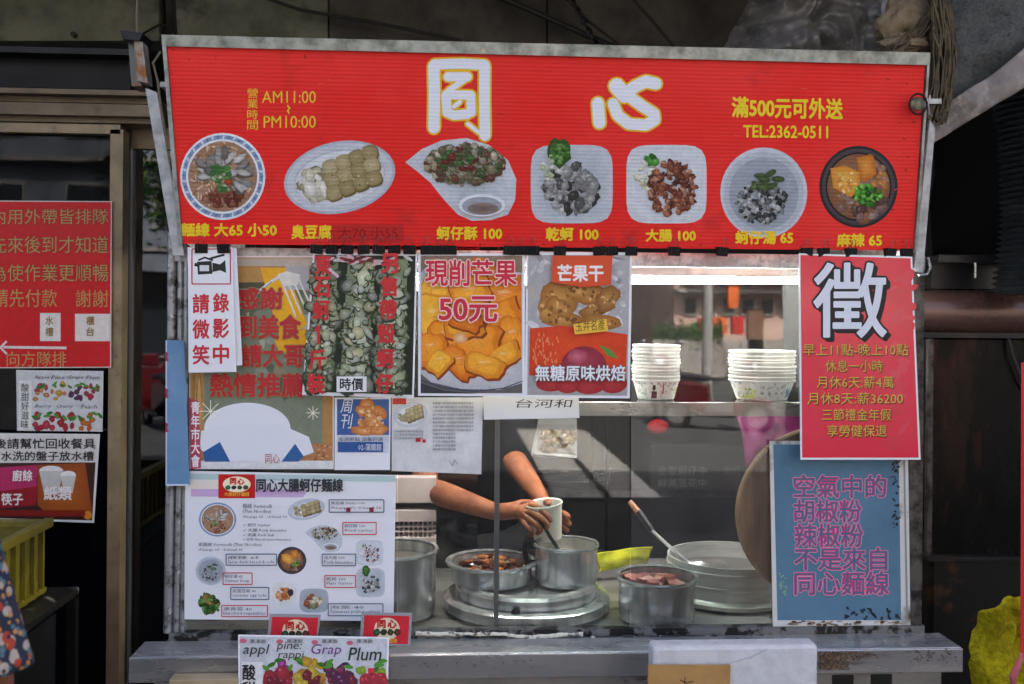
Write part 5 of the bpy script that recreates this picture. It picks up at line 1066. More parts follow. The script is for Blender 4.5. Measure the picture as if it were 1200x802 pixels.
# flared sleeve as an open cone of cloth with folds
a = V((sx_.x-.012, CYY, 1.27)); b_ = on(-22, 772, CYY); mb = MB(); n = 48
for i in range(13):
    v = i/12; c0 = a.lerp(b_, v); r0 = .058+.0*v-.0+.002*v
    for k in range(n):
        an = 2*PI*k/n; q = r0*(1+.10*v*math.sin(an*5+1)+.05*v*math.sin(an*9)); mb.v.append(c0+V((math.cos(an)*q, math.sin(an)*q, (-.014*math.cos(an+.5))*v))); mb.c.append((1, 1, 1, 1))
mb.f = [(i*n+k, i*n+(k+1) % n, (i+1)*n+(k+1) % n, (i+1)*n+k) for i in range(12) for k in range(n)]
o = mb.build('sleeve', fm, cu, True); s_ = o.modifiers.new('solid', 'SOLIDIFY'); s_.thickness = .002
tn = {'p': (V((cxx, CYY, .9)), (.16, .12))}; te = []
for s_, q in (('R', 1), ('L', -1)): chain(tn, te, 'p', [('h'+s_, V((cxx+q*.09, CYY, .8)), .1), ('k'+s_, V((cxx+q*.1, CYY, .45)), .075), ('a'+s_, V((cxx+q*.1, CYY-.03, .1)), .06)])
skinned('trousers', tn, te, mat('navy_trousers', '#1c2130', .85), cu)
# ================================================================ left: posters on the door, crate
DP = vplane(SY-.045); DP2 = vplane(SY-.045)
lam = mat('laminated_sheet', '#d0d0cc', .35, coat=.1)
r_ = sheet('queue_notice', 'red queue notice with gold characters and white arrow on the shop door', 'notice', [(-62, 235), (131, 236), (130, 431), (-62, 432)], DP, lam)
t = Print(DP); t.poly([(-61, 236), (130, 237), (129, 430), (-61, 431)], '#c01016'); t.rect(47, 367, 71, 400, '#d9d4cc'); t.rect(88, 368, 129, 400, '#d9d4cc'); t.seg((4, 407), (78, 408), 3, '#d3cdc8'); t.seg((0, 408), (8, 400), 2.4, '#d3cdc8'); t.seg((0, 407), (8, 415), 2.4, '#d3cdc8')
t.done('picture', r_); t = Print(DP, start=.001, step=2e-5); GO = '#b08a4e'
for s_, y0, y1 in (('餐內用外帶皆排隊', 245, 263), ('請先來後到才知道', 277, 297), ('為使作業更順暢', 310, 330), ):
    n = len(s_); t.text(s_, 127-n*19.7, y0, 127, y1, GO, bold=.0, outline='#6a0a0e', ow=.02)
t.text('請先付款', -8, 339, 67, 360, GO, bold=.0); t.text('謝謝', 89, 340, 127, 360, GO, bold=.0); t.text('向方隊排', 8, 412, 78, 430, GO, bold=.0)
for ch, x, y in (('水', 58, 371), ('槽', 58, 384), ('櫃', 106, 371), ('台', 106, 384)): t.text(ch, x-4.5, y, x+4.5, y+10, '#8a6a3a', bold=.02)
t.done('lettering', r_)
r_ = sheet('juice_flyer', 'small white juice flyer with fruit rows under the red queue notice', 'flyer', [(19, 434), (121, 435), (120, 506), (20, 505)], DP, lam)
def juice(t, x0, y0, x1, y1, names, seed, big):
    R = random.Random(seed); n = len(names); w_ = (x1-x0)/n; h = y1-y0
    for i, (nm, c1_, c2_) in enumerate(names):
        cx = x0+w_*(i+.5)
        t.ell(cx, y0+h*.25, w_*.46, h*.26, '#c3c6c8')
        for k in range(14 if big else 8):
            t.blob(cx+R.uniform(-.4, .4)*w_, y0+h*R.uniform(.42, .95), w_*R.uniform(.1, .2), w_*R.uniform(.1, .2), R.choice([c1_, c1_, c2_]), mixc(C(c1_), C('#2a1010'), .5), rng=R)
        for k in range(4): t.blob(cx+R.uniform(-.45, .45)*w_, y0+h*R.uniform(.38, .6), w_*.16, w_*.07, R.choice(['#4a8a2c', '#2f6a20']), None, R.uniform(-1, 1), rng=R)
        if big: t.rect(cx-w_*.1, y0+h*.55, cx+w_*.1, y0+h*.75, c2_); t.blob(cx, y0+h*1.0, w_*.17, h*.25, c2_, c1_, rng=R)
t = Print(DP); t.rect(20, 435, 120, 505, '#c2c4c2'); t.poly([(22, 446), (37, 446), (37, 503), (22, 503)], '#d6d6d2')
juice(t, 38, 436, 119, 470, [('apple', '#b33a50', '#c9a83c'), ('pine', '#c9a02c', '#d95a7a'), ('grape', '#5a2a50', '#7a3a5a'), ('plum', '#a82a3a', '#4a8a2c')], 3, False)
juice(t, 38, 471, 119, 504, [('a', '#a8203a', '#c93a4a'), ('b', '#a82030', '#7a2a3a'), ('c', '#c9702c', '#c94a3a')], 5, False); t.done('picture', r_)
t = Print(DP, start=.0015, step=2e-5); t.vtext('酸甜好滋味', 29.5, 449, 503, 9, '#1c1c20', bold=.01)
for s_, x, y, w_ in (('Apple', 40, 440, 18), ('Pine', 60, 440, 16), ('Grape', 79, 440, 19), ('Plum', 101, 440, 16), ('Berry', 41, 474, 20), ('Cherry', 66, 474, 20), ('Peach', 95, 474, 19)): t.text(s_, x, y, x+w_, y+5, '#3a2a3a', bold=.01, shear=.25, res=1)
t.done('lettering', r_)
r_ = sheet('recycling_notice', 'tray return notice with white header over pink bin and cups photo', 'notice', [(-60, 507), (117, 509), (110, 613), (-60, 607)], DP2, lam)
t = Print(DP2); t.poly([(-60, 510), (115, 511), (112, 541), (-60, 541)], '#cfccc6'); t.poly([(-60, 543), (112, 542), (108, 610), (-60, 606)], '#3a1c16')
t.poly([(0, 548), (44, 545), (42, 590), (0, 590)], '#a8285a', '#7a1c44'); t.poly([(44, 545), (100, 543), (108, 600), (60, 606), (44, 592)], '#a85a1c', '#8a4012'); t.ell(60, 552, 14, 6, '#d9d9d4'); t.poly([(46, 552), (74, 552), (68, 580), (52, 580)], '#b9b9b4', '#cfcfca'); t.ell(80, 557, 9, 5, '#e2e2de'); t.poly([(71, 558), (89, 558), (85, 578), (75, 578)], '#c0c0ba', '#d3d3ce')
t.poly([(0, 576), (44, 570), (42, 592), (0, 596)], '#8a1420'); t.ell(103, 604, 5, 5, '#c97a1c'); t.rect(-60, 598, 100, 605, '#7a1c12'); t.done('picture', r_)
t = Print(DP2, start=.0015, step=2e-5); t.text('用餐後請幫忙回收餐具', -36, 514, 112, 526, '#14141a', bold=.015); t.text('可水洗的盤子放水槽', -12, 529, 110, 540, '#14141a', bold=.015)
t.text('廚餘', 15, 551, 38, 564, '#e2dcd8', bold=.02); t.text('筷子', 2, 578, 27, 592, '#e2dcd8', bold=.02); t.text('紙類', 52, 570, 84, 586, '#e2dcd8', bold=.02); t.done('lettering', r_)
# yellow crate
cr = thing('plastic_crate', 'yellow green ribbed plastic crate on the dark rack at the left edge', 'crate', on(20, 694, .15))
cy_ = mat('crate_plastic', '#75691a', .5, col2='#574f13', scale=6, rvar=.1)
CX, CY0, CY1, CZ0, CZ1 = -1.258, -.22, .40, .83, 1.03
cwx = CX-.42
for (c_, z_) in (((cwx+CX)/2, CZ1-.012),):
    MB().box((CX+.004, (CY0+CY1)/2, z_), (.026, CY1-CY0+.03, .024)).build('rim', cy_, cr, bevel=.003)
    MB().box((cwx-.004, (CY0+CY1)/2, z_), (.026, CY1-CY0+.03, .024)).build('rim', cy_, cr, bevel=.003)
    for y in (CY0, CY1): MB().box((c_, y, z_-.001), (CX-cwx-.02, .022, .022)).build('rim', cy_, cr, bevel=.003)
MB().box((CX-.008, (CY0+CY1)/2, (CZ0+CZ1)/2-.012), (.006, CY1-CY0-.02, CZ1-CZ0-.024)).build('side_wall', cy_, cr); MB().box((cwx+.008, (CY0+CY1)/2, (CZ0+CZ1)/2-.012), (.006, CY1-CY0-.02, CZ1-CZ0-.024)).build('side_wall', cy_, cr)
for y in (CY0+.006, CY1-.006): MB().box((c_, y, (CZ0+CZ1)/2-.012), (CX-cwx-.03, .006, CZ1-CZ0-.024)).build('end_wall', cy_, cr)
MB().box((c_, (CY0+CY1)/2, CZ0+.004), (CX-cwx-.03, CY1-CY0-.03, .006)).build('crate_floor', cy_, cr)
for i in range(11): MB().box((CX+.002, CY0+.03+i*.056, (CZ0+CZ1)/2-.012), (.014, .010, CZ1-CZ0-.026)).build('rib', cy_, cr, bevel=.001)
MB().box((CX+.001, (CY0+CY1)/2, CZ0+.01), (.016, CY1-CY0-.02, .014)).build('lower_rim', cy_, cr, bevel=.002)
rk2 = thing('black_rack', 'black rack with pale worn edge under the yellow crate', 'rack', (c_, .1, -.0))
MB().box((c_-.0, .1, CZ0-.014), (.56, .72, .02)).build('top', mat('worn_black', '#10100f', .55, dirt_or_glint='#77776f', dscale=30, dthr=(.60, .66)), rk2, bevel=.002)
for x in (c_-.27, c_+.27):
    for y in (-.24, .44): MB().box((x, y, (CZ0-.03)/2), (.025, .025, CZ0-.03)).build('leg', black_pl, rk2)
MB().box((c_, .1, .42), (.48, .6, .7)).build('bin', mat('black_bin', '#080808', .6), rk2)
# ================================================================ objects on the counter edge
JP = Plane(on(278, 745, -.145), on(455, 747, -.145), on(366, 802, -.165))
r_ = sheet('juice_poster', 'juice poster with four fruit names propped on the counter edge', 'poster', [(279, 744), (456, 747), (452, 900), (280, 900)], JP, white_film, .004)
t = Print(JP); t.poly([(281, 746), (454, 749), (450, 898), (282, 898)], '#b9bcbf'); t.rect(283, 776, 308, 898, '#d9d9d6')
juice(t, 308, 748, 453, 812, [('a', '#8a2030', '#b84ab0'), ('p', '#c9a02c', '#b86a1c'), ('g', '#3a1c50', '#8a2a50'), ('l', '#8ab02c', '#cf2a3c')], 8, True)
for k, (nm, cl) in enumerate((('a', '#a8283a'), ('p', '#c9842c'), ('g', '#5a1c4a'), ('l', '#b8283c'))): scatter(t, random.Random(k), 22, 325+k*37, 795+k, 15, 9, 6, [cl, '#7a1c2c', '#c9b03c' if k == 1 else cl], edge=.6)
t.done('picture', r_)
t = Print(JP, start=.002, step=2e-5)
for s_, x0, x1, y0, y1, cl in (('appl', 285, 316, 755, 770, '#2c2c30'), ('pine:', 324, 354, 752, 764, '#2c2c30'), ('rappi', 326, 357, 763, 774, '#2c2c30'), ('Grap', 365, 400, 755, 770, '#6a2a7a'), ('Plum', 408, 447, 759, 774, '#22332a')): t.text(s_, x0, y0, x1, y1, cl, bold=.01, shear=.2)
for x in (298, 341, 382, 423): t.ell(x-13, 751+(x-298)*.02, 4, 2.6, '#c06070'); t.text('果凍飲', x-5, 749, x+14, 754, '#3a3a40', bold=0, res=1)
t.vtext('酸甜好滋味', 292, 778, 878, 15, '#141418', bold=.02); t.done('lettering', r_)
for (cor, lb, yy, st0) in (([(316, 720), (376, 721), (372, 748), (313, 747)], 'small red oval logo card half behind the juice poster', -.09, 0), ([(424, 718), (483, 719), (481, 757), (421, 756)], 'small red oval logo card right of the juice poster', -.10, 1)):
    TPp = vplane(yy, -.06, (400, 740)); r_ = sheet('logo_card', lb, 'card', cor, TPp, mat('clear_holder', '#9a9a9c', .2, coat=.5), .003, 'red logo cards in plastic holders')
    x0, y0 = cor[0][0]+3, cor[0][1]+3; x1 = cor[1][0]-3; y1 = y0+36
    t = Print(TPp); t.poly([(x0, y0), (x1, y0+1), (x1-2, cor[2][1]-2), (x0-2, cor[3][1]-2)], '#cf2f3a')
    w_ = x1-x0; mx_ = (x0+x1)/2; my = y0+16; t.ell(mx_, my, w_*.28, 13, '#e6d5b4')
    t.text('同', mx_-11, my-10, mx_-2, my-1, '#b8241e', bold=.05); t.text('心', mx_+1, my-10, mx_+11, my-1, '#b8241e', bold=.05); R = random.Random(5)
    for k in range(4): t.blob(mx_-12+8*k, my+4, 4, 4, ['#2f8a5a', '#4a3a2a', '#5a5a3a', '#8a4a3a'][k], '#222222', rng=R)
    if st0: t.text('大腸麵線', mx_-11, my+11, mx_+12, my+17, '#e9c23a', bold=.02)
    t.done('picture', r_)
# polystyrene box and cardboard
fb = thing('foam_box', 'white polystyrene box in front of the counter at lower right', 'box', on(860, 802, -.3))
FP = vplane(-.36); foam = mat('polystyrene', '#c4c4c4', .6, col2='#b8b8b9', scale=30, bump=.001, bscale=90)
a_, b2_ = on(765, 757, -.36), on(959, 755, -.36); zt = on(860, 757, -.36).z
bxm = MB().box(((a_.x+b2_.x)/2, -.335, zt-.15), (b2_.x-a_.x, .05, .30)); bxm.build('box', foam, fb, bevel=.008)
MB().tube([on(850, 778, -.3605), on(880, 770, -.3605), on(899, 760, -.3605)], .0012, 5).build('scuff', mat('foam_crease', '#a9abb0', .7), fb, True)
cbd = mat('cardboard', '#a8814a', .8, col2='#97713e', scale=9, bump=.001, bscale=40)
cb = thing('cardboard_piece', 'piece of brown cardboard with handwriting leaning on the foam box', 'cardboard', on(800, 802, -.38)); CBP = vplane(-.375)
quadbox(CBP, [(760, 780), (856, 780), (853, 900), (757, 900)], -.006).build('sheet', cbd, cb)
t = Print(CBP); t.path([(797, 797), (803, 800), (812, 799)], 1.2, '#3a2a1c'); t.seg((803, 793), (802, 803), 1, '#3a2a1c'); t.done('scribble', cb)
wb = thing('wooden_board', 'pale board edge under the juice poster', 'board', on(240, 802, -.2)); boxpx(198, 796.5, 279, 812, -.17, -.13).build('board', mat('pale_ply', '#a89878', .6, col2='#93835f', scale=8), wb, bevel=.002)
# ================================================================ right: wraps, duct, cabinets
tarp = mat('dusty_plastic_wrap', '#6d6963', .4, col2='#55524e', scale=9, bump=.003, bscale=30, dirt_or_glint='#8a867e', dscale=45, dthr=(.56, .66), coat=.15)
cloth('plastic_wrap', 'dusty grey plastic sheeting bundled above the right half of the sign', 'plastic sheet', [(905, -60), (1075, -60), (1040, 100), (822, 90)], .45, .13, tarp, n=(90, 70), seed=31, freq=7, dY=lambda u, v: -.12*math.sin(PI*u))
tarp2 = mat('dark_mesh_tarp', '#50524e', .75, col2='#3d3f3d', scale=130, thr=(.4, .6), bump=.004, bscale=30, dirt_or_glint='#2c2e2d', dscale=60, dthr=(.56, .64))
tw = thing('folded_tarp', 'dark speckled tarp with pale folded hem hanging past the sign corner', 'tarp', on(1098, 150, .12))
cloth('tarp_body', None, None, [(1098, -60), (1270, -90), (1250, 60), (1094, 150)], .12, .08, tarp2, n=(44, 34), seed=41, freq=4, parent=tw)
cloth('hem', None, None, [(1088, 136), (1255, 20), (1260, 62), (1092, 172)], .06, .04, mat('hem_cloth', '#8a817a', .6, col2='#6d665f', scale=14, bump=.003, bscale=16, dirt_or_glint='#a59d94', dscale=18, dthr=(.56, .68)), n=(44, 10), seed=51, parent=tw, freq=7)
cloth('shade_sheet', None, None, [(1100, -80), (1500, -90), (1500, 420), (1090, 420)], .55, .03, mat('interior_shade', '#070707', .95, spec=.1), n=(14, 14), seed=61, parent=tw)  # black sheet added to stand for the shade of the interior behind
bd = thing('rag_bundle', 'lump of crumpled cream rag tied with brown twine at the sign corner', 'bundle', on(1064, 40, .05)); R = random.Random(91)
me_ = MB(); 
def lump(c, r, sc, M_, nm, seed, amp=.35):
    mb = MB(); mb.ball(V((0, 0, 0)), 1, 40, (1, 1, 1)); vs = []
    for v in mb.v:
        q = 1+amp*noise.noise(v*1.6+V((seed, 0, 0)))+amp*.5*noise.noise(v*4+V((seed, 3, 0)))+amp*.25*abs(noise.noise(v*9+V((seed, 7, 0))))
        vs.append(V(c)+V((v.x*sc[0], v.y*sc[1], v.z*sc[2]))*r*q)
    mb.v = vs; return mb.build(nm, M_, bd, True)
lump(on(1062, 28, .08), .07, (1, .8, .95), mat('cream_rag', '#8d7b5e', .85, col2='#6f5f46', scale=24, bump=.004, bscale=30), 'rag', 2)
lump(on(1060, 52, .05), .05, (1.2, .8, .5), MATS['cream_rag'], 'rag', 5)
lump(on(1050, 12, .12), .06, (1, .8, .8), mat('grey_foil', '#85837c', .35, col2='#55534d', scale=20, bump=.004), 'foil', 8)
tw_m = mat('brown_twine', '#5e5138', .8, col2='#3a3122', scale=40, bump=.002)
for k in range(64):
    x0 = 1088+R.uniform(-8, 18); pts = []
    for i in range(9):
        v = i/8; x = x0+(1-v)*R.uniform(2, 8)*.5+14*math.sin(v*2.6)+R.uniform(-1.5, 1.5)-v*4; y = -20+v*R.uniform(150, 168); pts.append(on(x, y, .0+.03*math.sin(k)+.02*v))
    pts = [p+V((0, 0, 0))+V((noise.noise(p*22+V((k, 0, 0)))*.012, noise.noise(p*22+V((0, k, 0)))*.012, 0)) for p in pts]; MB().tube(pts, [R.uniform(.0012, .0042) for _ in pts], 5).build('twine', tw_m, bd, True)
for k in range(9):
    pts = [on(1040+i*7+R.uniform(-2, 2), 66-abs(i-3)*-1.5+R.uniform(-4, 4)-k*2+i*i*-.9, -.0-.02*math.sin(i)) for i in range(9)]; MB().tube(pts, .003, 5).build('twine', tw_m, bd, True)
# corrugated duct
du = thing('corrugated_hose', 'black corrugated hose standing at the right edge behind the tarp', 'hose', on(1190, 300, .25)); mb = MB(); prof = []
p0, p1_ = on(1200, 110, .25), on(1196, 345, .25); n = 34
for i in range(n*4+1):
    v = i/(n*4); prof.append(((.075+.009*math.sin(i/4*2*PI)), v))
pts = []; vs = []
for i, (r, v) in enumerate(prof):
    c0 = p0.lerp(p1_, v)+V((.03*math.sin(v*3), 0, 0))
    for k in range(28): a_ = 2*PI*k/28; vs.append(c0+V((r*math.cos(a_), r*math.sin(a_), 0)))
mb.add(vs, [(i*28+k, (i+1)*28+k, (i+1)*28+(k+1) % 28, i*28+(k+1) % 28) for i in range(len(prof)-1) for k in range(28)]); mb.build('hose', mat('hose_rubber', '#24282b', .4), du, True)
blk_g = mat('black_enamel_reflections', '#050505', .25, rvar=.08, spec=.13, col2='#2b1a10', scale=2.2, thr=(.5, .7), dirt_or_glint='#3c1814', dscale=3.5, dthr=(.58, .74), stretch=(3, 3, .8))  # brown and red streaks paint upright reflections into the black enamel
rb = thing('black_cabinet', 'glossy black cabinet with silver edged door right of the stall', 'cabinet', on(1160, 800, .35))
boxpx(1088, 398, 1400, 652, .30, .9).build('door', blk_g, rb, bevel=.003)
boxpx(1087, 397, 1093, 652, .285, .30).build('edge_trim', mat('scratched_edge', '#4d4b49', .4, .7, col2='#1c1b1a', scale=40), rb)
boxpx(1080, 391, 1400, 397, .28, .9).build('top_edge', dark_metal, rb)
boxpx(1093, 655, 1400, 1100, .27, .9).build('lower_box', mat('rusty_black', '#0a0908', .5, spec=.2, dirt_or_glint='#4a2c16', dscale=9, dthr=(.58, .72)), rb)
boxpx(1088, 652.5, 1400, 657, .26, .9).build('ledge', dark_metal, rb)
mb = MB().tube([on(1180, 390, .29), on(1188, 420, .28), on(1200, 450, .28), on(1240, 500, .28)], .004, 6); mb.build('cable', cab, rb, True)
bs = thing('metal_cylinder', 'dull brown horizontal metal cylinder above the black cabinet', 'cylinder', on(1150, 396, .33)); q_ = on(1150, 368, .40); MB().tube([(on(1078, 368, .33).x, q_.y, q_.z), (q_.x+.9, q_.y, q_.z)], .068, 28).build('drum', mat('brown_enamel', '#5c443c', .28, .3, rvar=.1, col2='#3d2b25', scale=3, dirt_or_glint='#1c1310', dscale=5), bs, True)
hb = thing('dark_hood', 'dark hood edge above the brown panel at the right', 'hood', on(1150, 340, .4)); boxpx(1100, 300, 1400, 310, .36, .9).build('edge', mat('hood_edge', '#2b2b2b', .35, .5), hb, bevel=.003); boxpx(1092, 311, 1400, 340, .42, .9).build('hood', black_pl, hb); MB().tube([on(1143, 308, .35), on(1143, 326, .35)], .003, 6).build('pin', steel, hb, True)
tl_ = cloth('yellow_towel', 'fluffy yellow green towel hanging at the lower right corner', 'towel', [(1140, 712), (1206, 702), (1215, 860), (1130, 860)], -.02, .07, mat('towel_terry', '#bcae1c', .95, col2='#968b14', scale=70, thr=(.4, .6), bump=.012, bscale=160, spec=.1), n=(60, 60), seed=71, thick=.012, freq=9, dY=lambda u, v: -.05*math.sin(PI*min(1, u*1.2))+.05*(1-v)*0)
rs = thing('red_banner', 'narrow red banner edge at the far right with tied lower corner', 'banner', on(1200, 790, -.2)); RP = vplane(-.2)
quadbox(RP, [(1197.5, 425), (1260, 425), (1255, 765), (1196, 772)], -.002).build('banner', mat('banner_red', '#b81c22', .5), rs)
MB().tube([RP.at(1197, 765, .003), RP.at(1190, 778, .01), RP.at(1184, 792, .01), RP.at(1188, 806, 0)], [.004, .007, .008, .006], 8).build('knot', mat('pale_red', '#b0525a', .6), rs, True)
boxpx(1082, 775, 1103, 1000, .02, .07).build('leg', mat('rusted_leg', '#6a6258', .6, .3, col2='#2a211a', scale=35, thr=(.48, .56)), st)
# ================================================================ the street behind the camera, seen mirrored in the glass
def rbox(x0, y0, x1, y1, T0, T1, Yg=0.0):
    """a box whose mirror image in the glass at Yg fills these pixels (front face at T0)"""
    a_, b2 = refl(x0, (y0+y1)/2, T0, Yg), refl(x1, (y0+y1)/2, T0, Yg); zt = refl((x0+x1)/2, y0, T0, Yg).z; zb = refl((x0+x1)/2, y1, T0, Yg).z
    return MB().box(((a_.x+b2.x)/2, 2*Yg-(T0+T1)/2, (zt+zb)/2), (b2.x-a_.x, abs(T1-T0), zt-zb))
pinkw = mat('pink_plaster', '#b79c90', .8, col2='#a2887d', scale=1.2, dirt_or_glint='#7d6c62', dscale=.8, dthr=(.55, .7))
greyw = mat('grey_plaster', '#8f8c87', .8, col2='#75726d', scale=1.0, dirt_or_glint='#5a5751', dscale=.9)
cream = mat('cream_tile', '#c9bfae', .7, col2='#b3a998', scale=1.5)
glw = mat('street_window', '#20262c', .1, coat=.4); frm = mat('street_frame', '#8a8a88', .5)
def street_building(label, x0, x1, h, M_, y=-28.5, floors=4, bays=4, opening=True):
    r = thing('street_building', label, 'building', ((x0+x1)/2, y, 0)); W_ = x1-x0
    MB().box(((x0+x1)/2, y-5, h/2), (W_, 10, h)).build('wall', M_, r)
    fh = (h-3.6)/floors
    for f in range(floors):
        for k in range(bays):
            cx = x0+W_*(k+.5)/bays; cz = 3.6+fh*(f+.5); w_ = MB().box((cx, y+.02, cz), (W_/bays*.55, .1, fh*.5)).build('window', frm, r)
            MB().box((cx, y+.06, cz), (W_/bays*.5, .06, fh*.44)).build('pane', glw, w_)
        MB().box(((x0+x1)/2, y+.2, 3.6+fh*f), (W_-.1, .5, .12)).build('ledge', greyw, r)
    if opening: MB().box(((x0+x1)/2, y+.03, 1.5), (W_*.8, .1, 2.7)).build('shop_opening', glw, r)
    else:
        for k in range(9):
            w_ = MB().box((x0+.5+k*.62, y+.03, 1.95), (.42, .1, .55)).build('window', frm, r); MB().box((x0+.5+k*.62, y+.06, 1.95), (.34, .07, .46)).build('pane', glw, w_)
        MB().box(((x0+x1)/2, y+.05, .4), (W_*.98, .14, 1.0)).build('plinth', greyw, r); MB().box((x0+2.6, y+.06, .9), (.5, .12, 1.9)).build('door', mat('old_wood_door', '#6a4a38', .6), r); MB().box(((x0+x1)/2, y+.25, 2.42), (W_, .6, .1)).build('eave', greyw, r)
    MB().box(((x0+x1)/2, y+.5, 3.15), (W_*.9, .9, .5)).build('canopy', M_, r)
sx0 = refl(790, 350, 28.5).x; px_m = (30.9)/F
street_building('pink plastered block across the road mirrored in the upper stall glass', sx0, sx0+6.5, 9.5, pinkw, floors=3, bays=5, opening=False)
street_building('tall grey block across the road left of the pink one', sx0-14, sx0-3.2, 17, greyw, floors=5, bays=4)
street_building('grey block across the road right of the pink one', sx0+6.6, sx0+18, 14, greyw, floors=4, bays=4)
street_building('far left pale block across the road', sx0-28, sx0-14.4, 12, mat('blue_grey_tile', '#6d7480', .6, col2='#5a606b', scale=1), floors=3, bays=5)
street_building('far right cream block across the road', sx0+18.4, sx0+32, 16, cream, floors=5, bays=4)
street_building('low grey house at the left end of the road', sx0-44, sx0-28.4, 10, greyw, floors=3, bays=5)
redl = mat('red_sign', '#c8261a', .5); oran = mat('orange_sign', '#d9641c', .5)
for i, (x0, y0, x1, y1, M_, lb) in enumerate(((819, 373, 831, 391, redl, 'leftmost red shop sign mirrored beside the lamp post'), (836, 372, 852, 392, oran, 'orange shop sign mirrored in the middle of the row'), (858, 371, 872, 392, redl, 'rightmost red shop sign of the mirrored row'), (854, 336, 866, 361, oran, 'upright orange sign mirrored above the shop signs'))):
    a_ = refl(x0, y1, 26); r = thing('street_sign', lb, 'sign', a_); rbox(x0, y0, x1, y1, 26, 26.2).build('board', M_, r)
lp = thing('lamp_post', 'grey street lamp post mirrored in the upper glass', 'lamp post', refl(829, 400, 17)*1)
q = refl(829, 400, 17); lp.location = (q.x, q.y, 0); MB().tube([(q.x, q.y, -.1), (q.x, q.y, 7.5)], [.11, .07], 12).build('pole', frm, lp, True); MB().tube([(q.x, q.y, 7.4), (q.x+.8, q.y+.3, 7.8), (q.x+1.6, q.y+.6, 7.8)], .04, 8).build('arm', frm, lp, True); MB().box((q.x+1.8, q.y+.65, 7.78), (.6, .2, .1)).build('lantern', frm, lp)
# street tree
def tree(label, x, y, seed):
    R = random.Random(seed); r = thing('street_tree', label, 'tree', (x, y, 0)); tb = mat('tree_bark', '#4a3d30', .9)
    tk = MB().tube([(x, y, -.1), (x+.05, y, 1.5), (x, y+.1, 3.0)], [.14, .11, .08], 9); lm = []
    for k in range(6):
        a_ = k*PI/3+R.uniform(-.3, .3); e = V((x+math.cos(a_)*1.3, y+math.sin(a_)*1.3, 4.2+R.uniform(-.3, .8))); tk.tube([(x, y+.1, 2.8), e], [.06, .02], 6); lm.append(e)
    tk.build('trunk', tb, r, True); mb = MB(); cols = [C('#2f4a22'), C('#44632e'), C('#25391b'), C('#5a7a3a')]
    for k in range(1700):
        e = R.choice(lm); p = e+V((R.gauss(0, .5), R.gauss(0, .5), R.gauss(.1, .4))); d1 = V((R.gauss(0, 1), R.gauss(0, 1), R.gauss(0, .6))).normalized(); d2 = d1.orthogonal().normalized(); s_ = R.uniform(.06, .13)
        mb.add([p-d1*s_, p+d2*s_*.5, p+d1*s_, p-d2*s_*.5], [(0, 1, 2, 3)], [R.choice(cols)]*4)
    mb.build('crown', mat('leaf', '#ffffff', .6, attr=True), r, cols=True)
tree('leafy street tree across the road, left one', refl(200, 380, .6*2+18, .6).x, -20, 3); tree('leafy street tree across the road, right one', 9, -22, 5)
R = random.Random(44); hg = MB(); hq = refl(806, 392, 24)
for k in range(900):
    p = hq+V((R.uniform(-.9, .9), R.uniform(-.3, .3), R.gauss(0, .16))); d1 = V((R.gauss(0, 1), R.gauss(0, 1), R.gauss(0, 1))).normalized(); d2 = d1.orthogonal(); hg.add([p-d1*.07, p+d2*.04, p+d1*.07, p-d2*.04], [(0, 1, 2, 3)], [R.choice([C('#3f5f2a'), C('#56803a'), C('#2a4220')])]*4)
hr = thing('planter_hedge', 'small green hedge in a planter mirrored left of the red shop signs', 'hedge', (hq.x, hq.y, 0)); hg.build('foliage', MATS['leaf'], hr, cols=True); MB().box((hq.x, hq.y, (hq.z-.15)/2), (2.0, .5, hq.z-.15)).build('planter', greyw, hr)
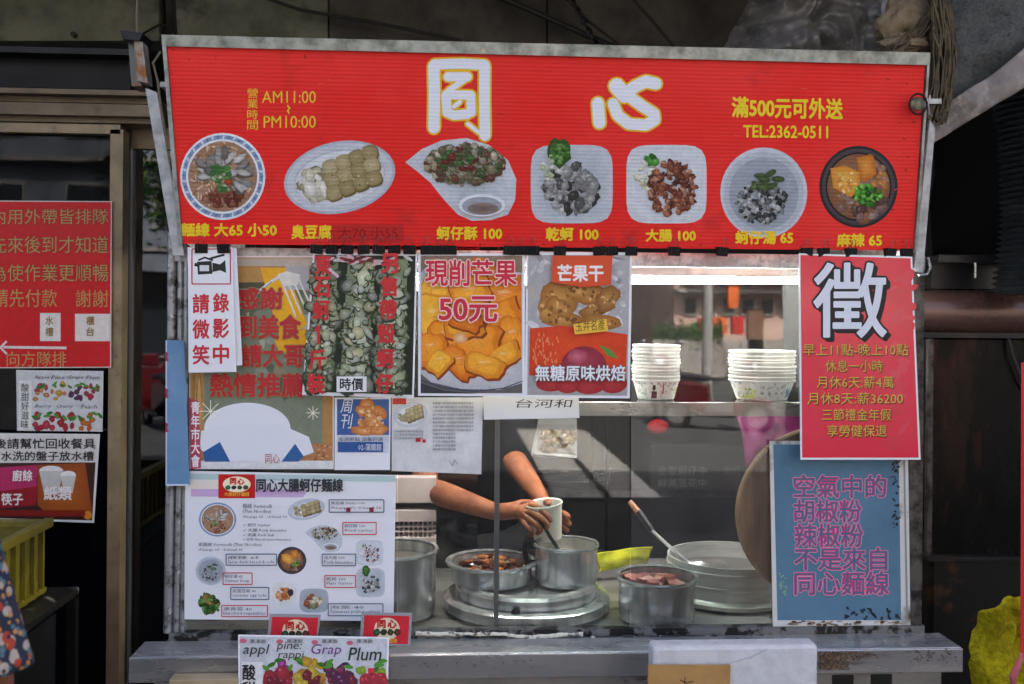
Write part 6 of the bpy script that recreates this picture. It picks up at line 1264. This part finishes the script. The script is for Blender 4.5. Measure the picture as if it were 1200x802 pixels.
# scooters
def make_scooter(label, grp):
    r = thing('scooter', label, 'scooter', (0, 0, 0), grp); bodyc = mat('scooter_red', '#4f0c14', .25, coat=.6); dk = black_pl
    for y in (-.62, .62):
        w_ = MB().tube([(0, y+.2*math.cos(a_), .22+.2*math.sin(a_)) for a_ in [2*PI*k/24 for k in range(24)]], .045, 8, closed=True).build('wheel', mat('tyre', '#131313', .8), r, True)
        MB().lathe([(0, -.03), (.15, -.02), (.16, 0), (.15, .02), (0, .03)], (0, y, .22), 20, Matrix.Rotation(PI/2, 3, 'Y')).build('rim', steel, w_, True)
    def prism(pts, wd, nm, M_):
        mb = MB(); n = len(pts); mb.add([(-wd, a_, b2) for a_, b2 in pts]+[(wd, a_, b2) for a_, b2 in pts], [tuple(range(n))]+[tuple(reversed(range(n, 2*n)))]+[(i, i+n, (i+1) % n+n, (i+1) % n) for i in range(n)]); mb.build(nm, M_, r, bevel=.03)
    prism([(-.35, .2), (.3, .2), (.3, .27), (-.35, .27)], .15, 'floorboard', dk); prism([(-.2, .25), (-.85, .5), (-.92, .68), (-.5, .74), (-.12, .7), (-.1, .4)], .14, 'rear_body', bodyc)
    prism([(-.88, .70), (-.5, .76), (-.08, .74), (-.1, .82), (-.5, .86), (-.85, .80)], .13, 'seat', mat('seat_vinyl', '#16161a', .5)); prism([(.3, .22), (.42, .3), (.56, .85), (.5, .95), (.4, .92), (.28, .4)], .19, 'front_shield', bodyc)
    prism([(.4, .38), (.85, .42), (.8, .5), (.5, .52)], .08, 'front_mudguard', bodyc); prism([(.38, .9), (.55, .92), (.55, 1.06), (.42, 1.1)], .12, 'headlight_cowl', bodyc)
    MB().ball((0, .57, .98), .07, 12, (1, .5, .8)).build('headlight', mat('lamp_glass', '#d9dce0', .1), r, True); MB().tube([(0, .62, .25), (0, .45, 1.0)], .03, 8).build('fork', steel, r, True); MB().tube([(-.33, .38, 1.06), (-.15, .45, 1.03), (.15, .45, 1.03), (.33, .38, 1.06)], .017, 8).build('handlebar', dk, r, True)
    for s_ in (-1, 1):
        mi = MB().tube([(s_*.22, .43, 1.05), (s_*.3, .42, 1.25)], .006, 6).build('mirror_stem', dk, r, True); MB().ball((s_*.31, .42, 1.3), .06, 10, (1, .3, .7)).build('mirror', mat('mirror', '#cfd3d6', .05, 1), mi, True)
    return r
q = refl(840, 470, 12.5); sc0 = make_scooter('red scooter mirrored between the two bowl stacks', 'scooters parked at the kerb'); sc0.location = (q.x, q.y, -.12); sc0.rotation_euler.z = -1.1
for (x, Yg, T, a_, lb) in ((172, .66, 17.5, .9, 'red scooter mirrored in the shop glass left of the post'), (186, .66, 12.6, 2.6, 'nearer scooter mirrored low in the shop glass left of the post'), (960, 0, 12.5, .2, 'red scooter parked on the far side of the row'), (780, 0, 14, .4, 'red scooter parked behind the camera, middle of the row')):
    q = refl(x, 470, T, Yg); o = copy_thing(sc0, (q.x, q.y, -.12), lb, 'scooters parked at the kerb'); o.rotation_euler.z = a_
